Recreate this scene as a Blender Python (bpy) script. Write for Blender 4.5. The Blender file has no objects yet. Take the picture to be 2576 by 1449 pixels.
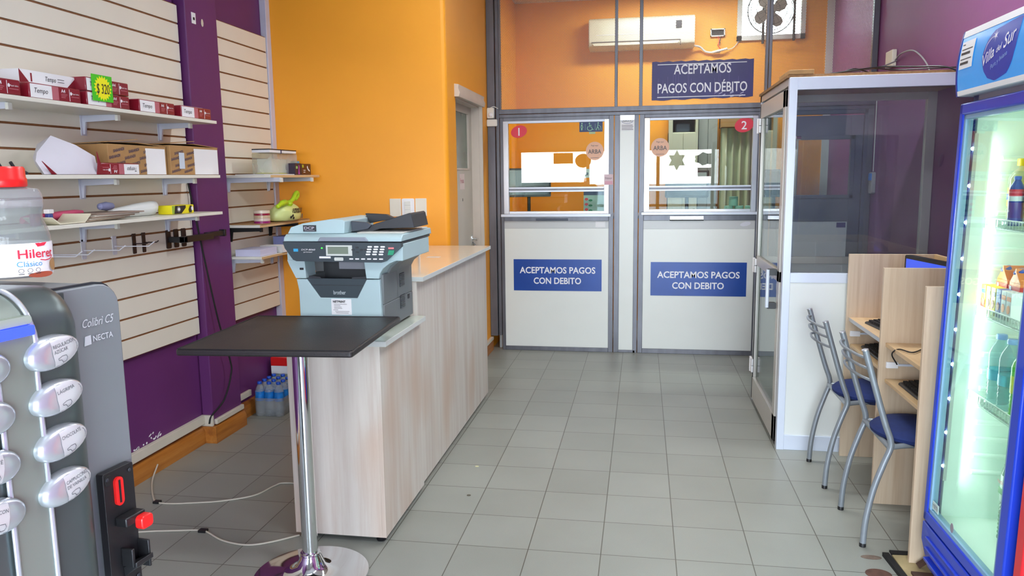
import bpy, bmesh, math, random
from mathutils import Vector, Matrix
random.seed(7)
R = math.radians
S = bpy.context.scene
COL = S.collection

# ---------------------------------------------------------------- camera, world, light, exposure
cam_d = bpy.data.cameras.new('camera'); cam = bpy.data.objects.new('camera', cam_d); COL.objects.link(cam)
S.camera = cam
cam_d.sensor_width = 36.0; cam_d.lens = 1931.12 / 2576 * 36.0; cam_d.clip_start = 0.05; cam_d.clip_end = 200
_y, _p, _r = 0.16868067, -0.143464865, 0.0124933041
_M = Matrix.Rotation(_y, 3, 'Z') @ Matrix.Rotation(_p, 3, 'X') @ Matrix.Rotation(_r, 3, 'Y')
_right, _fwd, _up = _M.col[0], _M.col[1], _M.col[2]
_m3 = Matrix((_right, _up, -_fwd)).transposed()
cam.matrix_world = Matrix.Translation((-0.1487, -2.9662, 1.5311)) @ _m3.to_4x4()

S.view_settings.view_transform = 'Standard'; S.view_settings.look = 'None'
S.view_settings.gamma = 1.0; S.view_settings.exposure = 0.66
try: S.view_settings.use_curve_mapping = False
except Exception: pass
S.cycles.max_bounces = 7; S.cycles.diffuse_bounces = 4; S.cycles.glossy_bounces = 3
S.cycles.use_adaptive_sampling = True; S.cycles.adaptive_threshold = 0.035
S.cycles.transparent_max_bounces = 16; S.cycles.transmission_bounces = 4
S.cycles.sample_clamp_indirect = 6.0; S.cycles.caustics_reflective = False; S.cycles.caustics_refractive = False
S.cycles.use_denoising = True

W = bpy.data.worlds.new('sky'); S.world = W; W.use_nodes = True
_n = W.node_tree.nodes; _l = W.node_tree.links; _n.clear()
_o = _n.new('ShaderNodeOutputWorld'); _b = _n.new('ShaderNodeBackground')
_tc = _n.new('ShaderNodeTexCoord'); _sx = _n.new('ShaderNodeSeparateXYZ'); _cr = _n.new('ShaderNodeValToRGB')
_cr.color_ramp.elements[0].position = 0.0; _cr.color_ramp.elements[0].color = (0.92, 0.96, 1.0, 1)
_cr.color_ramp.elements[1].position = 0.6; _cr.color_ramp.elements[1].color = (0.55, 0.75, 1.0, 1)
_l.new(_tc.outputs['Generated'], _sx.inputs[0]); _l.new(_sx.outputs['Z'], _cr.inputs['Fac'])
_l.new(_cr.outputs['Color'], _b.inputs['Color']); _b.inputs['Strength'].default_value = 17.0
_l.new(_b.outputs[0], _o.inputs[0])

def area(name, loc, size, size_y, power, color, rot, portal=False, spread=None):
    d = bpy.data.lights.new(name, 'AREA'); d.shape = 'RECTANGLE'; d.size = size; d.size_y = size_y
    d.energy = power; d.color = color
    if spread: d.spread = spread
    o = bpy.data.objects.new(name, d); COL.objects.link(o); o.location = loc; o.rotation_euler = rot
    if portal: d.cycles.is_portal = True
    return o
area('daylight_portal', (-0.5, -4.28, 1.2), 4.0, 2.1, 1, (1, 1, 1), (R(90), 0, 0), portal=True)
COOL = (0.93, 0.98, 1.0)
TUBES = [(-1.3, -1.6, 5), (0.6, -1.6, 26), (-0.8, 1.3, 11), (0.6, 1.3, 26), (0.2, 4.45, 30)]
for i, (x, y, p) in enumerate(TUBES):
    area('ceiling_tube_light', (x, y, 3.27), 1.15, 0.16, p, COOL, (0, 0, 0))

# ---------------------------------------------------------------- materials
def lin(c):
    return tuple(((v/255)/12.92 if v/255 <= 0.04045 else ((v/255+0.055)/1.055)**2.4) for v in c)
MATS = {}
def mat(name, rgb, rough=0.5, metal=0.0, var=0.04, scale=6.0, bump=0.0, bscale=60.0, coat=0.0, emit=None, estr=0.0, alpha=1.0, trans=0.0, stretch=None, spec=0.5):
    if name in MATS: return MATS[name]
    m = bpy.data.materials.new(name); m.use_nodes = True; nt = m.node_tree; N = nt.nodes; L = nt.links
    b = N['Principled BSDF']; c = lin(rgb)
    b.inputs['Roughness'].default_value = rough; b.inputs['Metallic'].default_value = metal
    b.inputs['Specular IOR Level'].default_value = spec
    b.inputs['Coat Weight'].default_value = coat; b.inputs['Alpha'].default_value = alpha
    b.inputs['Transmission Weight'].default_value = trans
    tc = N.new('ShaderNodeTexCoord'); mp = N.new('ShaderNodeMapping'); L.new(tc.outputs['Object'], mp.inputs[0])
    if stretch: mp.inputs['Scale'].default_value = stretch
    nz = N.new('ShaderNodeTexNoise'); nz.inputs['Scale'].default_value = scale; nz.inputs['Detail'].default_value = 4
    L.new(mp.outputs[0], nz.inputs['Vector'])
    rp = N.new('ShaderNodeValToRGB')
    rp.color_ramp.elements[0].position = 0.3; rp.color_ramp.elements[1].position = 0.7
    rp.color_ramp.elements[0].color = tuple(max(0, v*(1-var)) for v in c)+(1,)
    rp.color_ramp.elements[1].color = tuple(min(1, v*(1+var)) for v in c)+(1,)
    L.new(nz.outputs['Fac'], rp.inputs[0]); L.new(rp.outputs[0], b.inputs['Base Color'])
    if bump:
        n2 = N.new('ShaderNodeTexNoise'); n2.inputs['Scale'].default_value = bscale; L.new(mp.outputs[0], n2.inputs['Vector'])
        bp = N.new('ShaderNodeBump'); bp.inputs['Strength'].default_value = bump; bp.inputs['Distance'].default_value = 0.002
        L.new(n2.outputs['Fac'], bp.inputs['Height']); L.new(bp.outputs[0], b.inputs['Normal'])
    if emit: b.inputs['Emission Color'].default_value = lin(emit)+(1,); b.inputs['Emission Strength'].default_value = estr
    MATS[name] = m; return m

def wood(name, c0, c1, c2, sc=(9, 9, 0.55), rough=0.45, spots=None, coat=0.0):
    if name in MATS: return MATS[name]
    m = bpy.data.materials.new(name); m.use_nodes = True; nt = m.node_tree; N = nt.nodes; L = nt.links
    b = N['Principled BSDF']; b.inputs['Roughness'].default_value = rough; b.inputs['Coat Weight'].default_value = coat
    g = N.new('ShaderNodeNewGeometry'); mp = N.new('ShaderNodeMapping'); mp.inputs['Scale'].default_value = sc
    L.new(g.outputs['Position'], mp.inputs[0])
    a = N.new('ShaderNodeTexNoise'); a.inputs['Scale'].default_value = 2.2; a.inputs['Detail'].default_value = 7; a.inputs['Roughness'].default_value = 0.65
    L.new(mp.outputs[0], a.inputs['Vector'])
    r = N.new('ShaderNodeValToRGB'); e = r.color_ramp.elements
    e[0].position = 0.3; e[0].color = lin(c1)+(1,); e[1].position = 0.72; e[1].color = lin(c2)+(1,)
    k = e.new(0.5); k.color = lin(c0)+(1,)
    L.new(a.outputs['Fac'], r.inputs[0])
    if spots:
        n2 = N.new('ShaderNodeTexNoise'); n2.inputs['Scale'].default_value = 1.0
        m2 = N.new('ShaderNodeMapping'); m2.inputs['Scale'].default_value = (3, 3, 1.3); L.new(g.outputs['Position'], m2.inputs[0]); L.new(m2.outputs[0], n2.inputs['Vector'])
        rr = N.new('ShaderNodeValToRGB'); rr.color_ramp.elements[0].position = 0.5; rr.color_ramp.elements[1].position = 0.75
        L.new(n2.outputs['Fac'], rr.inputs[0])
        mx = N.new('ShaderNodeMix'); mx.data_type = 'RGBA'; L.new(rr.outputs[0], mx.inputs[0]); L.new(r.outputs[0], mx.inputs[6]); mx.inputs[7].default_value = lin(spots)+(1,)
        L.new(mx.outputs[2], b.inputs['Base Color'])
    else: L.new(r.outputs[0], b.inputs['Base Color'])
    MATS[name] = m; return m

def glass(name, tint=(255, 255, 255), ior=1.5, rough=0.0, haze=0.0):
    if name in MATS: return MATS[name]
    m = bpy.data.materials.new(name); m.use_nodes = True; nt = m.node_tree; N = nt.nodes; L = nt.links; N.clear()
    o = N.new('ShaderNodeOutputMaterial'); t = N.new('ShaderNodeBsdfTransparent'); t.inputs[0].default_value = lin(tint)+(1,)
    g = N.new('ShaderNodeBsdfGlossy'); g.inputs['Roughness'].default_value = rough
    f0 = ((ior-1)/(ior+1))**2; lw = N.new('ShaderNodeLayerWeight'); lw.inputs['Blend'].default_value = 0.5
    pw = N.new('ShaderNodeMath'); pw.operation = 'POWER'; L.new(lw.outputs['Facing'], pw.inputs[0]); pw.inputs[1].default_value = 5.0
    f = N.new('ShaderNodeMath'); f.operation = 'MULTIPLY_ADD'; L.new(pw.outputs[0], f.inputs[0]); f.inputs[1].default_value = 1-f0; f.inputs[2].default_value = f0
    mx = N.new('ShaderNodeMixShader'); L.new(f.outputs[0], mx.inputs[0]); L.new(t.outputs[0], mx.inputs[1]); L.new(g.outputs[0], mx.inputs[2])
    out = mx
    if haze:
        d = N.new('ShaderNodeBsdfDiffuse'); d.inputs[0].default_value = (0.8, 0.8, 0.8, 1)
        tc = N.new('ShaderNodeTexCoord'); nz = N.new('ShaderNodeTexNoise'); nz.inputs['Scale'].default_value = 5; L.new(tc.outputs['Object'], nz.inputs['Vector'])
        mm = N.new('ShaderNodeMath'); mm.operation = 'MULTIPLY'; L.new(nz.outputs['Fac'], mm.inputs[0]); mm.inputs[1].default_value = haze*2
        m2 = N.new('ShaderNodeMixShader'); L.new(mm.outputs[0], m2.inputs[0]); L.new(mx.outputs[0], m2.inputs[1]); L.new(d.outputs[0], m2.inputs[2]); out = m2
    L.new(out.outputs[0], o.inputs[0])
    MATS[name] = m; return m

def floor_mat():
    m = bpy.data.materials.new('floor_tiles'); m.use_nodes = True; nt = m.node_tree; N = nt.nodes; L = nt.links
    b = N['Principled BSDF']; g = N.new('ShaderNodeNewGeometry')
    def math_(op, a, v=None, v2=None):
        n = N.new('ShaderNodeMath'); n.operation = op
        if hasattr(a, 'links'): L.new(a, n.inputs[0])
        else: n.inputs[0].default_value = a
        if v is not None:
            if hasattr(v, 'links'): L.new(v, n.inputs[1])
            else: n.inputs[1].default_value = v
        return n.outputs[0]
    s = N.new('ShaderNodeSeparateXYZ'); L.new(g.outputs['Position'], s.inputs[0])
    def edge(ax):
        v = math_('DIVIDE', s.outputs[ax], 0.3); fr = math_('FRACT', v); d = math_('SUBTRACT', fr, 0.5); a = math_('ABSOLUTE', d)
        return math_('GREATER_THAN', a, 0.4935), math_('FLOOR', v)
    ex, fx = edge('X'); ey, fy = edge('Y')
    gr = math_('MAXIMUM', ex, ey)
    cb = N.new('ShaderNodeCombineXYZ'); L.new(fx, cb.inputs[0]); L.new(fy, cb.inputs[1])
    wn = N.new('ShaderNodeTexWhiteNoise'); L.new(cb.outputs[0], wn.inputs['Vector'])
    nz = N.new('ShaderNodeTexNoise'); nz.inputs['Scale'].default_value = 2.5; nz.inputs['Detail'].default_value = 6; L.new(g.outputs['Position'], nz.inputs['Vector'])
    fine = N.new('ShaderNodeTexNoise'); fine.inputs['Scale'].default_value = 260; L.new(g.outputs['Position'], fine.inputs['Vector'])
    a1 = math_('MULTIPLY', wn.outputs[0], 0.25); a2 = math_('MULTIPLY', nz.outputs['Fac'], 0.5); a3 = math_('MULTIPLY', fine.outputs['Fac'], 0.3)
    sm = math_('ADD', math_('ADD', a1, a2), a3)
    r = N.new('ShaderNodeValToRGB'); r.color_ramp.elements[0].position = 0.2; r.color_ramp.elements[0].color = lin((136, 138, 129))+(1,)
    r.color_ramp.elements[1].position = 0.85; r.color_ramp.elements[1].color = lin((158, 160, 151))+(1,)
    L.new(sm, r.inputs[0])
    mx = N.new('ShaderNodeMix'); mx.data_type = 'RGBA'; L.new(gr, mx.inputs[0]); L.new(r.outputs[0], mx.inputs[6]); mx.inputs[7].default_value = lin((88, 86, 76))+(1,)
    L.new(mx.outputs[2], b.inputs['Base Color'])
    b.inputs['Roughness'].default_value = 0.38
    bp = N.new('ShaderNodeBump'); bp.inputs['Distance'].default_value = 0.002; bp.inputs['Strength'].default_value = 0.25
    iv = math_('SUBTRACT', 1.0, gr); L.new(iv, bp.inputs['Height']); L.new(bp.outputs[0], b.inputs['Normal'])
    return m

def mesh_mat():
    m = bpy.data.materials.new('expanded_metal_mesh'); m.use_nodes = True; nt = m.node_tree; N = nt.nodes; L = nt.links
    b = N['Principled BSDF']; o = N['Material Output']
    b.inputs['Base Color'].default_value = lin((150, 138, 128))+(1,); b.inputs['Metallic'].default_value = 0.3; b.inputs['Roughness'].default_value = 0.5
    g = N.new('ShaderNodeNewGeometry'); s = N.new('ShaderNodeSeparateXYZ'); L.new(g.outputs['Position'], s.inputs[0])
    def M2(op, a, v):
        n = N.new('ShaderNodeMath'); n.operation = op; L.new(a, n.inputs[0])
        if hasattr(v, 'links'): L.new(v, n.inputs[1])
        else: n.inputs[1].default_value = v
        return n.outputs[0]
    u = M2('DIVIDE', s.outputs['X'], 0.0090); v = M2('DIVIDE', s.outputs['Z'], 0.0215)
    def tri(a):
        f = N.new('ShaderNodeMath'); f.operation = 'FRACT'; L.new(a, f.inputs[0])
        d = M2('SUBTRACT', f.outputs[0], 0.5); k = N.new('ShaderNodeMath'); k.operation = 'ABSOLUTE'; L.new(d, k.inputs[0]); return k.outputs[0]
    p = tri(M2('ADD', u, v)); q = tri(M2('SUBTRACT', u, v))
    near = M2('MAXIMUM', p, q)
    fac = M2('GREATER_THAN', near, 0.385)
    t = N.new('ShaderNodeBsdfTransparent'); mx = N.new('ShaderNodeMixShader')
    L.new(fac, mx.inputs[0]); L.new(t.outputs[0], mx.inputs[1]); L.new(b.outputs[0], mx.inputs[2]); L.new(mx.outputs[0], o.inputs[0])
    return m

M = dict(
 orange=mat('orange_paint', (248, 164, 32), 0.5, var=0.03, scale=2.0, bump=0.15, bscale=40),
 purple=mat('purple_paint', (100, 44, 104), 0.5, var=0.06, scale=3.0, bump=0.2, bscale=30),
 purple2=mat('purple_wall_paint', (128, 70, 122), 0.55, var=0.05, scale=3.0, bump=0.2, bscale=30),
 white=mat('white_paint', (226, 226, 218), 0.5, var=0.02),
 cream=mat('slat_melamine', (231, 225, 210), 0.42, var=0.02, scale=4),
 groove=mat('groove_brown', (134, 88, 52), 0.7, var=0.15, scale=40),
 shelf=mat('shelf_melamine', (228, 226, 214), 0.35),
 bracket=mat('bracket_enamel', (205, 208, 222), 0.35),
 steel=mat('dark_painted_steel', (108, 109, 116), 0.38, 0.55, var=0.15, scale=5, stretch=(3, 3, .6)),
 steel2=mat('dark_blue_grey_steel', (84, 90, 104), 0.45, 0.2, var=0.1, scale=5),
 alu=mat('anodised_aluminium', (196, 196, 200), 0.28, 0.7, var=0.05),
 aluw=mat('white_aluminium', (214, 222, 236), 0.3, 0.1, var=0.02),
 alub=mat('beige_aluminium', (206, 200, 192), 0.3, 0.3, var=0.02),
 panel=mat('white_laminate', (228, 231, 226), 0.3, var=0.01),
 panelg=mat('grey_laminate', (196, 198, 198), 0.3, var=0.01),
 ceil=mat('ceiling_paint', (228, 226, 220), 0.8, var=0.02),
 door=mat('door_paint', (196, 188, 172), 0.4, var=0.05, scale=3),
 doorf=mat('door_frame_paint', (205, 192, 178), 0.4, var=0.05, scale=5),
 frost=mat('frosted_dark_glass', (92, 108, 92), 0.25, var=0.1),
 base=wood('baseboard_wood', (176, 108, 42), (140, 80, 34), (196, 130, 58), sc=(12, 0.8, 12), rough=0.4, coat=0.2),
 strip=mat('white_plastic_strip', (214, 206, 190), 0.5, var=0.05),
 wash=wood('washed_wood', (210, 201, 190), (197, 181, 168), (219, 212, 202), sc=(10, 10, 0.5), spots=(200, 172, 150)),
 top=mat('counter_top', (230, 214, 190), 0.16, var=0.015, coat=0.3),
 topw=mat('counter_top_edge', (206, 210, 206), 0.3, var=0.015),
 topl=mat('lower_counter_top', (214, 222, 208), 0.2, var=0.015, coat=0.3),
 oak=wood('pale_desk_wood', (206, 184, 156), (190, 164, 136), (216, 198, 172), sc=(14, 14, 0.5), rough=0.45),
 oakh=wood('desk_top_wood', (212, 180, 136), (196, 160, 112), (224, 196, 152), sc=(8, 1, 8), rough=0.4),
 black=mat('black_plastic', (26, 26, 28), 0.4, var=0.1),
 blackm=mat('matte_black', (18, 17, 17), 0.7, var=0.2),
 leather=mat('black_leatherette', (44, 40, 40), 0.42, var=0.15, scale=8, bump=0.35, bscale=220),
 chrome=mat('chrome', (225, 228, 230), 0.06, 1.0, var=0.01),
 tubeg=mat('grey_tube_enamel', (140, 147, 153), 0.35, 0.35, var=0.08, scale=12),
 bluef=mat('blue_upholstery', (13, 36, 94), 0.85, var=0.12, scale=30, bump=0.5, bscale=400),
 navy=mat('navy_sign', (44, 36, 104), 0.35, var=0.12, scale=6),
 blue=mat('blue_sign', (16, 70, 160), 0.3, var=0.12, scale=4),
 wtext=mat('white_lettering', (240, 240, 245), 0.5, var=0.01),
 btext=mat('black_lettering', (30, 28, 34), 0.6, var=0.01),
 gtext=mat('grey_lettering', (105, 100, 100), 0.6, var=0.01),
 red=mat('red_plastic', (222, 32, 30), 0.3, var=0.03),
 redst=mat('red_sticker', (222, 44, 68), 0.4, var=0.03),
 paper=mat('white_paper', (236, 236, 238), 0.7, var=0.02),
 wine=mat('wine_red_wrapper', (136, 24, 42), 0.32, var=0.1, scale=12, coat=0.3),
 pink=mat('dusty_pink_band', (186, 104, 116), 0.4),
 card=mat('cardboard', (172, 132, 84), 0.8, var=0.08, scale=14),
 green=mat('fluorescent_green_card', (70, 200, 20), 0.6, var=0.1),
 yellow=mat('fluorescent_yellow_card', (250, 242, 10), 0.6, var=0.02),
 pglass=glass('window_glass', (244, 250, 246)),
 bglass=glass('booth_glass', (240, 244, 246), haze=0.03),
 fglass=glass('fridge_glass', (236, 246, 242)),
 mesh=mesh_mat(), floor=floor_mat(),
)

# ---------------------------------------------------------------- mesh helpers
_tcache = {}
def text_geo(s, shear=0.0, bold=0.0, ext=0.0):
    key = (s, shear, bold, ext)
    if key in _tcache: return _tcache[key]
    c = bpy.data.curves.new('lettering', 'FONT'); c.body = s; c.size = 1.0; c.shear = shear; c.offset = bold; c.resolution_u = 3
    c.extrude = ext; c.fill_mode = 'FRONT' if ext == 0 else 'BOTH'
    o = bpy.data.objects.new('lettering', c); me = bpy.data.meshes.new_from_object(o)
    v = [tuple(x.co) for x in me.vertices]; f = [tuple(p.vertices) for p in me.polygons]
    bpy.data.objects.remove(o); bpy.data.meshes.remove(me); bpy.data.curves.remove(c)
    if not v: v = [(0, 0, 0)]; f = []
    _tcache[key] = (v, f); return v, f

class MB:
    def __init__(s): s.v = []; s.f = []; s.fm = []; s.mats = []; s.sm = []
    def mi(s, m):
        if isinstance(m, str): m = M[m]
        if m not in s.mats: s.mats.append(m)
        return s.mats.index(m)
    def add(s, vs, fs, m, smooth=False):
        n = len(s.v); i = s.mi(m); s.v += [tuple(v) for v in vs]
        for f in fs: s.f.append(tuple(n+k for k in f)); s.fm.append(i); s.sm.append(smooth)
        return s
    def box(s, x0, x1, y0, y1, z0, z1, m):
        if x0 > x1: x0, x1 = x1, x0
        if y0 > y1: y0, y1 = y1, y0
        if z0 > z1: z0, z1 = z1, z0
        v = [(x, y, z) for z in (z0, z1) for y in (y0, y1) for x in (x0, x1)]
        return s.add(v, [(0, 2, 3, 1), (4, 5, 7, 6), (0, 1, 5, 4), (2, 6, 7, 3), (0, 4, 6, 2), (1, 3, 7, 5)], m)
    def obox(s, o, u, v, w, m):
        o, u, v, w = map(Vector, (o, u, v, w))
        vs = [o+u*a+v*b+w*c for c in (0, 1) for b in (0, 1) for a in (0, 1)]
        fs = [(0, 2, 3, 1), (4, 5, 7, 6), (0, 1, 5, 4), (2, 6, 7, 3), (0, 4, 6, 2), (1, 3, 7, 5)]
        if u.cross(v).dot(w) < 0: fs = [f[::-1] for f in fs]
        return s.add(vs, fs, m)
    def prism(s, poly, o, u, v, w, m, smooth=False, cap=True):
        o, u, v, w = map(Vector, (o, u, v, w)); n = len(poly)
        a = [o+u*p+v*q for p, q in poly]; b = [x+w for x in a]
        ar = sum(poly[i][0]*poly[(i+1) % n][1]-poly[(i+1) % n][0]*poly[i][1] for i in range(n))
        flip = (ar > 0) == (u.cross(v).dot(w) > 0)
        s_ = [(i, (i+1) % n, n+(i+1) % n, n+i) for i in range(n)]
        caps = [tuple(range(n))[::-1], tuple(range(n, 2*n))]
        fs = s_ ; 
        if not flip: fs = [f[::-1] for f in s_]; caps = [c[::-1] for c in caps]
        s.add(a+b, fs, m, smooth)
        if cap:
            k = len(s.v)-2*n; i = s.mi(m)
            for c in caps: s.f.append(tuple(k+j for j in c)); s.fm.append(i); s.sm.append(False)
        return s
    def tube(s, pts, r, m, n=10, caps=True, closed=False):
        P = [Vector(p) for p in pts]; N = len(P); rr = r if isinstance(r, (list, tuple)) else [r]*N
        prev = None; rings = []
        for i in range(N):
            if closed: t = (P[(i+1) % N]-P[i-1])
            else: t = P[min(i+1, N-1)]-P[max(i-1, 0)]
            t.normalize()
            if prev is None:
                a = Vector((0, 0, 1)) if abs(t.z) < .9 else Vector((1, 0, 0)); x = t.cross(a).normalized()
            else:
                x = prev-t*prev.dot(t); x = x.normalized() if x.length > 1e-6 else t.orthogonal().normalized()
            prev = x; y = t.cross(x)
            rings.append([P[i]+(x*math.cos(k*2*math.pi/n)+y*math.sin(k*2*math.pi/n))*rr[i] for k in range(n)])
        vs = [v for q in rings for v in q]; fs = []
        for i in range(N if closed else N-1):
            j = (i+1) % N
            for k in range(n): fs.append((i*n+k, i*n+(k+1) % n, j*n+(k+1) % n, j*n+k))
        s.add(vs, fs, m, True)
        if caps and not closed:
            b = len(s.v)-len(vs); i = s.mi(m)
            s.f.append(tuple(b+k for k in range(n))[::-1]); s.fm.append(i); s.sm.append(False)
            s.f.append(tuple(b+(N-1)*n+k for k in range(n))); s.fm.append(i); s.sm.append(False)
        return s
    def lathe(s, prof, o, m, n=28, axis=(0, 0, 1), sx=1.0, sy=1.0):
        w = Vector(axis).normalized(); u = w.orthogonal().normalized() if abs(w.z) < .99 else Vector((1, 0, 0)); v = w.cross(u); o = Vector(o)
        vs = []; fs = []
        for r, z in prof:
            for k in range(n):
                a = 2*math.pi*k/n; vs.append(o+u*(r*sx*math.cos(a))+v*(r*sy*math.sin(a))+w*z)
        for i in range(len(prof)-1):
            for k in range(n): fs.append((i*n+k, i*n+(k+1) % n, (i+1)*n+(k+1) % n, (i+1)*n+k))
        s.add(vs, fs, m, True); b = len(s.v)-len(vs); i = s.mi(m)
        if prof[0][0] > 1e-5: s.f.append(tuple(b+k for k in range(n))[::-1]); s.fm.append(i); s.sm.append(False)
        if prof[-1][0] > 1e-5: s.f.append(tuple(b+(len(prof)-1)*n+k for k in range(n))); s.fm.append(i); s.sm.append(False)
        return s
    def text(s, t, o, u, v, h, m, width=None, align='l', shear=0.0, bold=0.0, ext=0.0, lift=0.0008, fit=None):
        vs, fs = text_geo(t, shear, bold, ext); o, u, v = Vector(o), Vector(u).normalized(), Vector(v).normalized(); w = u.cross(v).normalized()
        x0 = min(a[0] for a in vs); x1 = max(a[0] for a in vs); k = h/0.72; sx = k
        if width: sx = width/max(1e-6, (x1-x0))
        off = {'l': 0, 'c': (x1-x0)/2, 'r': x1-x0}[align]
        return s.add([o+u*((a[0]-x0-off)*sx)+v*(a[1]*k)+w*(lift+a[2]) for a in vs], fs, m)
    def bend(s, fn): s.v = [tuple(fn(Vector(v))) for v in s.v]; return s
    def build(s, name, parent=None, origin=None, bevel=0.0, local=False, seg=2, solid=0.0, subs=0):
        me = bpy.data.meshes.new(name)
        off = Vector((0, 0, 0))
        if not local:
            p = parent
            if p is not None:
                while p is not None: off += Vector(p.location); p = p.parent
            if origin is not None: off += Vector(origin)
        me.from_pydata([Vector(v)-off for v in s.v], [], s.f)
        for m in s.mats: me.materials.append(m)
        me.polygons.foreach_set('material_index', s.fm); me.polygons.foreach_set('use_smooth', s.sm); me.update(); me.set_sharp_from_angle(angle=R(42))
        o = bpy.data.objects.new(name, me); COL.objects.link(o)
        if parent is not None: o.parent = parent
        elif origin is not None: o.location = origin
        if solid: md = o.modifiers.new('thickness', 'SOLIDIFY'); md.thickness = solid
        if bevel:
            md = o.modifiers.new('edge', 'BEVEL'); md.width = bevel; md.segments = seg; md.limit_method = 'ANGLE'; md.angle_limit = R(40); md.harden_normals = False
        if subs: md = o.modifiers.new('smooth', 'SUBSURF'); md.levels = subs; md.render_levels = subs
        return o

def tag(o, label, cat=None, group=None, kind=None):
    o['label'] = label
    if cat: o['category'] = cat
    if group: o['group'] = group
    if kind: o['kind'] = kind
    return o
def empty(name, loc, label, cat, group=None, rz=0.0, kind=None):
    o = bpy.data.objects.new(name, None); COL.objects.link(o); o.location = loc; o.rotation_euler = (0, 0, rz); o.empty_display_size = 0.05
    return tag(o, label, cat, group, kind)
def dup(root, loc, rz=None, label=None, group=None):
    r = root.copy(); COL.objects.link(r); r.location = loc
    if rz is not None: r.rotation_euler = (0, 0, rz)
    if label: r['label'] = label
    if group: r['group'] = group
    for ch in list(root.children):
        c = ch.copy(); COL.objects.link(c); c.parent = r
        for g in list(ch.children):
            d = g.copy(); COL.objects.link(d); d.parent = c
    return r
def arc(cx, cy, r, a0, a1, n): return [(cx+r*math.cos(R(a0+(a1-a0)*i/n)), cy+r*math.sin(R(a0+(a1-a0)*i/n))) for i in range(n+1)]
def spline(pts, n=8):
    P = [Vector(p) for p in pts]; P = [P[0]*2-P[1]]+P+[P[-1]*2-P[-2]]; out = []
    for i in range(1, len(P)-2):
        for k in range(n):
            t = k/n; a, b, c, d = P[i-1:i+3]
            out.append(0.5*((2*b)+(c-a)*t+(2*a-5*b+4*c-d)*t*t+(3*b-a-3*c+d)*t**3))
    out.append(P[-2]); return out
def ell(cx, cy, rx, ry, n=28, rot=0.0):
    c, s_ = math.cos(rot), math.sin(rot)
    return [(cx+rx*math.cos(2*math.pi*i/n)*c-ry*math.sin(2*math.pi*i/n)*s_, cy+rx*math.cos(2*math.pi*i/n)*s_+ry*math.sin(2*math.pi*i/n)*c) for i in range(n)]
def rrect(x0, x1, y0, y1, r, n=4):
    return arc(x1-r, y1-r, r, 0, 90, n)+arc(x0+r, y1-r, r, 90, 180, n)+arc(x0+r, y0+r, r, 180, 270, n)+arc(x1-r, y0+r, r, 270, 360, n)
X, Y, Z = Vector((1, 0, 0)), Vector((0, 1, 0)), Vector((0, 0, 1))
NY = (X, Z)      # a surface that faces -y (towards the street): u, v
PX = (Y, Z)      # faces +x
NX = (-Y, Z)     # faces -x
UP = (X, Y)
# ================================================================ the setting
def struct(name, mb, label, cat, bevel=0.0, parent=None, **k):
    o = mb.build(name, parent, bevel=bevel, **k)
    return tag(o, label, cat, kind='structure') if parent is None else o
ZC = 3.3
struct('floor', MB().box(-2.72, 1.7, -4.45, 5.4, -0.08, 0, 'floor'), 'grey square floor tiles running from the street to the payment windows', 'floor')
struct('ceiling', MB().box(-2.72, 1.7, -4.45, 5.4, ZC, ZC+0.1, 'ceil'), 'plain white ceiling over the whole shop', 'ceiling')
wl = struct('wall_left', MB().box(-2.82, -2.70, -4.45, 2.3, 0, ZC, 'purple'), 'purple side wall carrying the cream slat panels', 'wall')
struct('wall_left_column', MB().box(-2.70, -2.63, 1.05, 1.375, 0.10, ZC, 'purple'), 'purple wall column between the two slat panels', 'column', bevel=0.006)
struct('wall_middle', MB().prism([(-2.82, 2.086), (-1.47, 2.236), (-1.47, 2.36), (-2.82, 2.36)], (0, 0, 0), X, Y, Z*ZC, 'orange').box(-1.62, -1.47, 2.3, 2.52, 0, ZC, 'orange'), 'wide plain orange wall behind the counter', 'wall', bevel=0.03, seg=4)
struct('wall_corridor', MB().box(-1.62, -1.471, 3.30, 5.2, 0, ZC, 'orange').box(-1.62, -1.471, 2.48, 3.30, 2.10, ZC, 'orange').box(-1.7, -1.62, 2.4, 3.4, 0, ZC, 'orange'), 'orange return wall with the cream door in it', 'wall')
struct('wall_back', MB().box(-1.6, 0.755, 5.2, 5.3, 0, ZC, 'orange').box(1.40, 1.60, 5.2, 5.3, 0, ZC, 'orange').box(0.755, 1.40, 5.2, 5.3, 0, 2.84, 'orange').box(1.6, 1.7, 5.19, 5.3, 0, ZC, 'white'), 'orange rear wall of the cashiers room behind the metal mesh', 'wall')
struct('wall_right', MB().box(1.67, 1.8, -4.45, 5.3, 0, ZC, 'purple2'), 'purple side wall behind the booth and the desks', 'wall')
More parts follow.
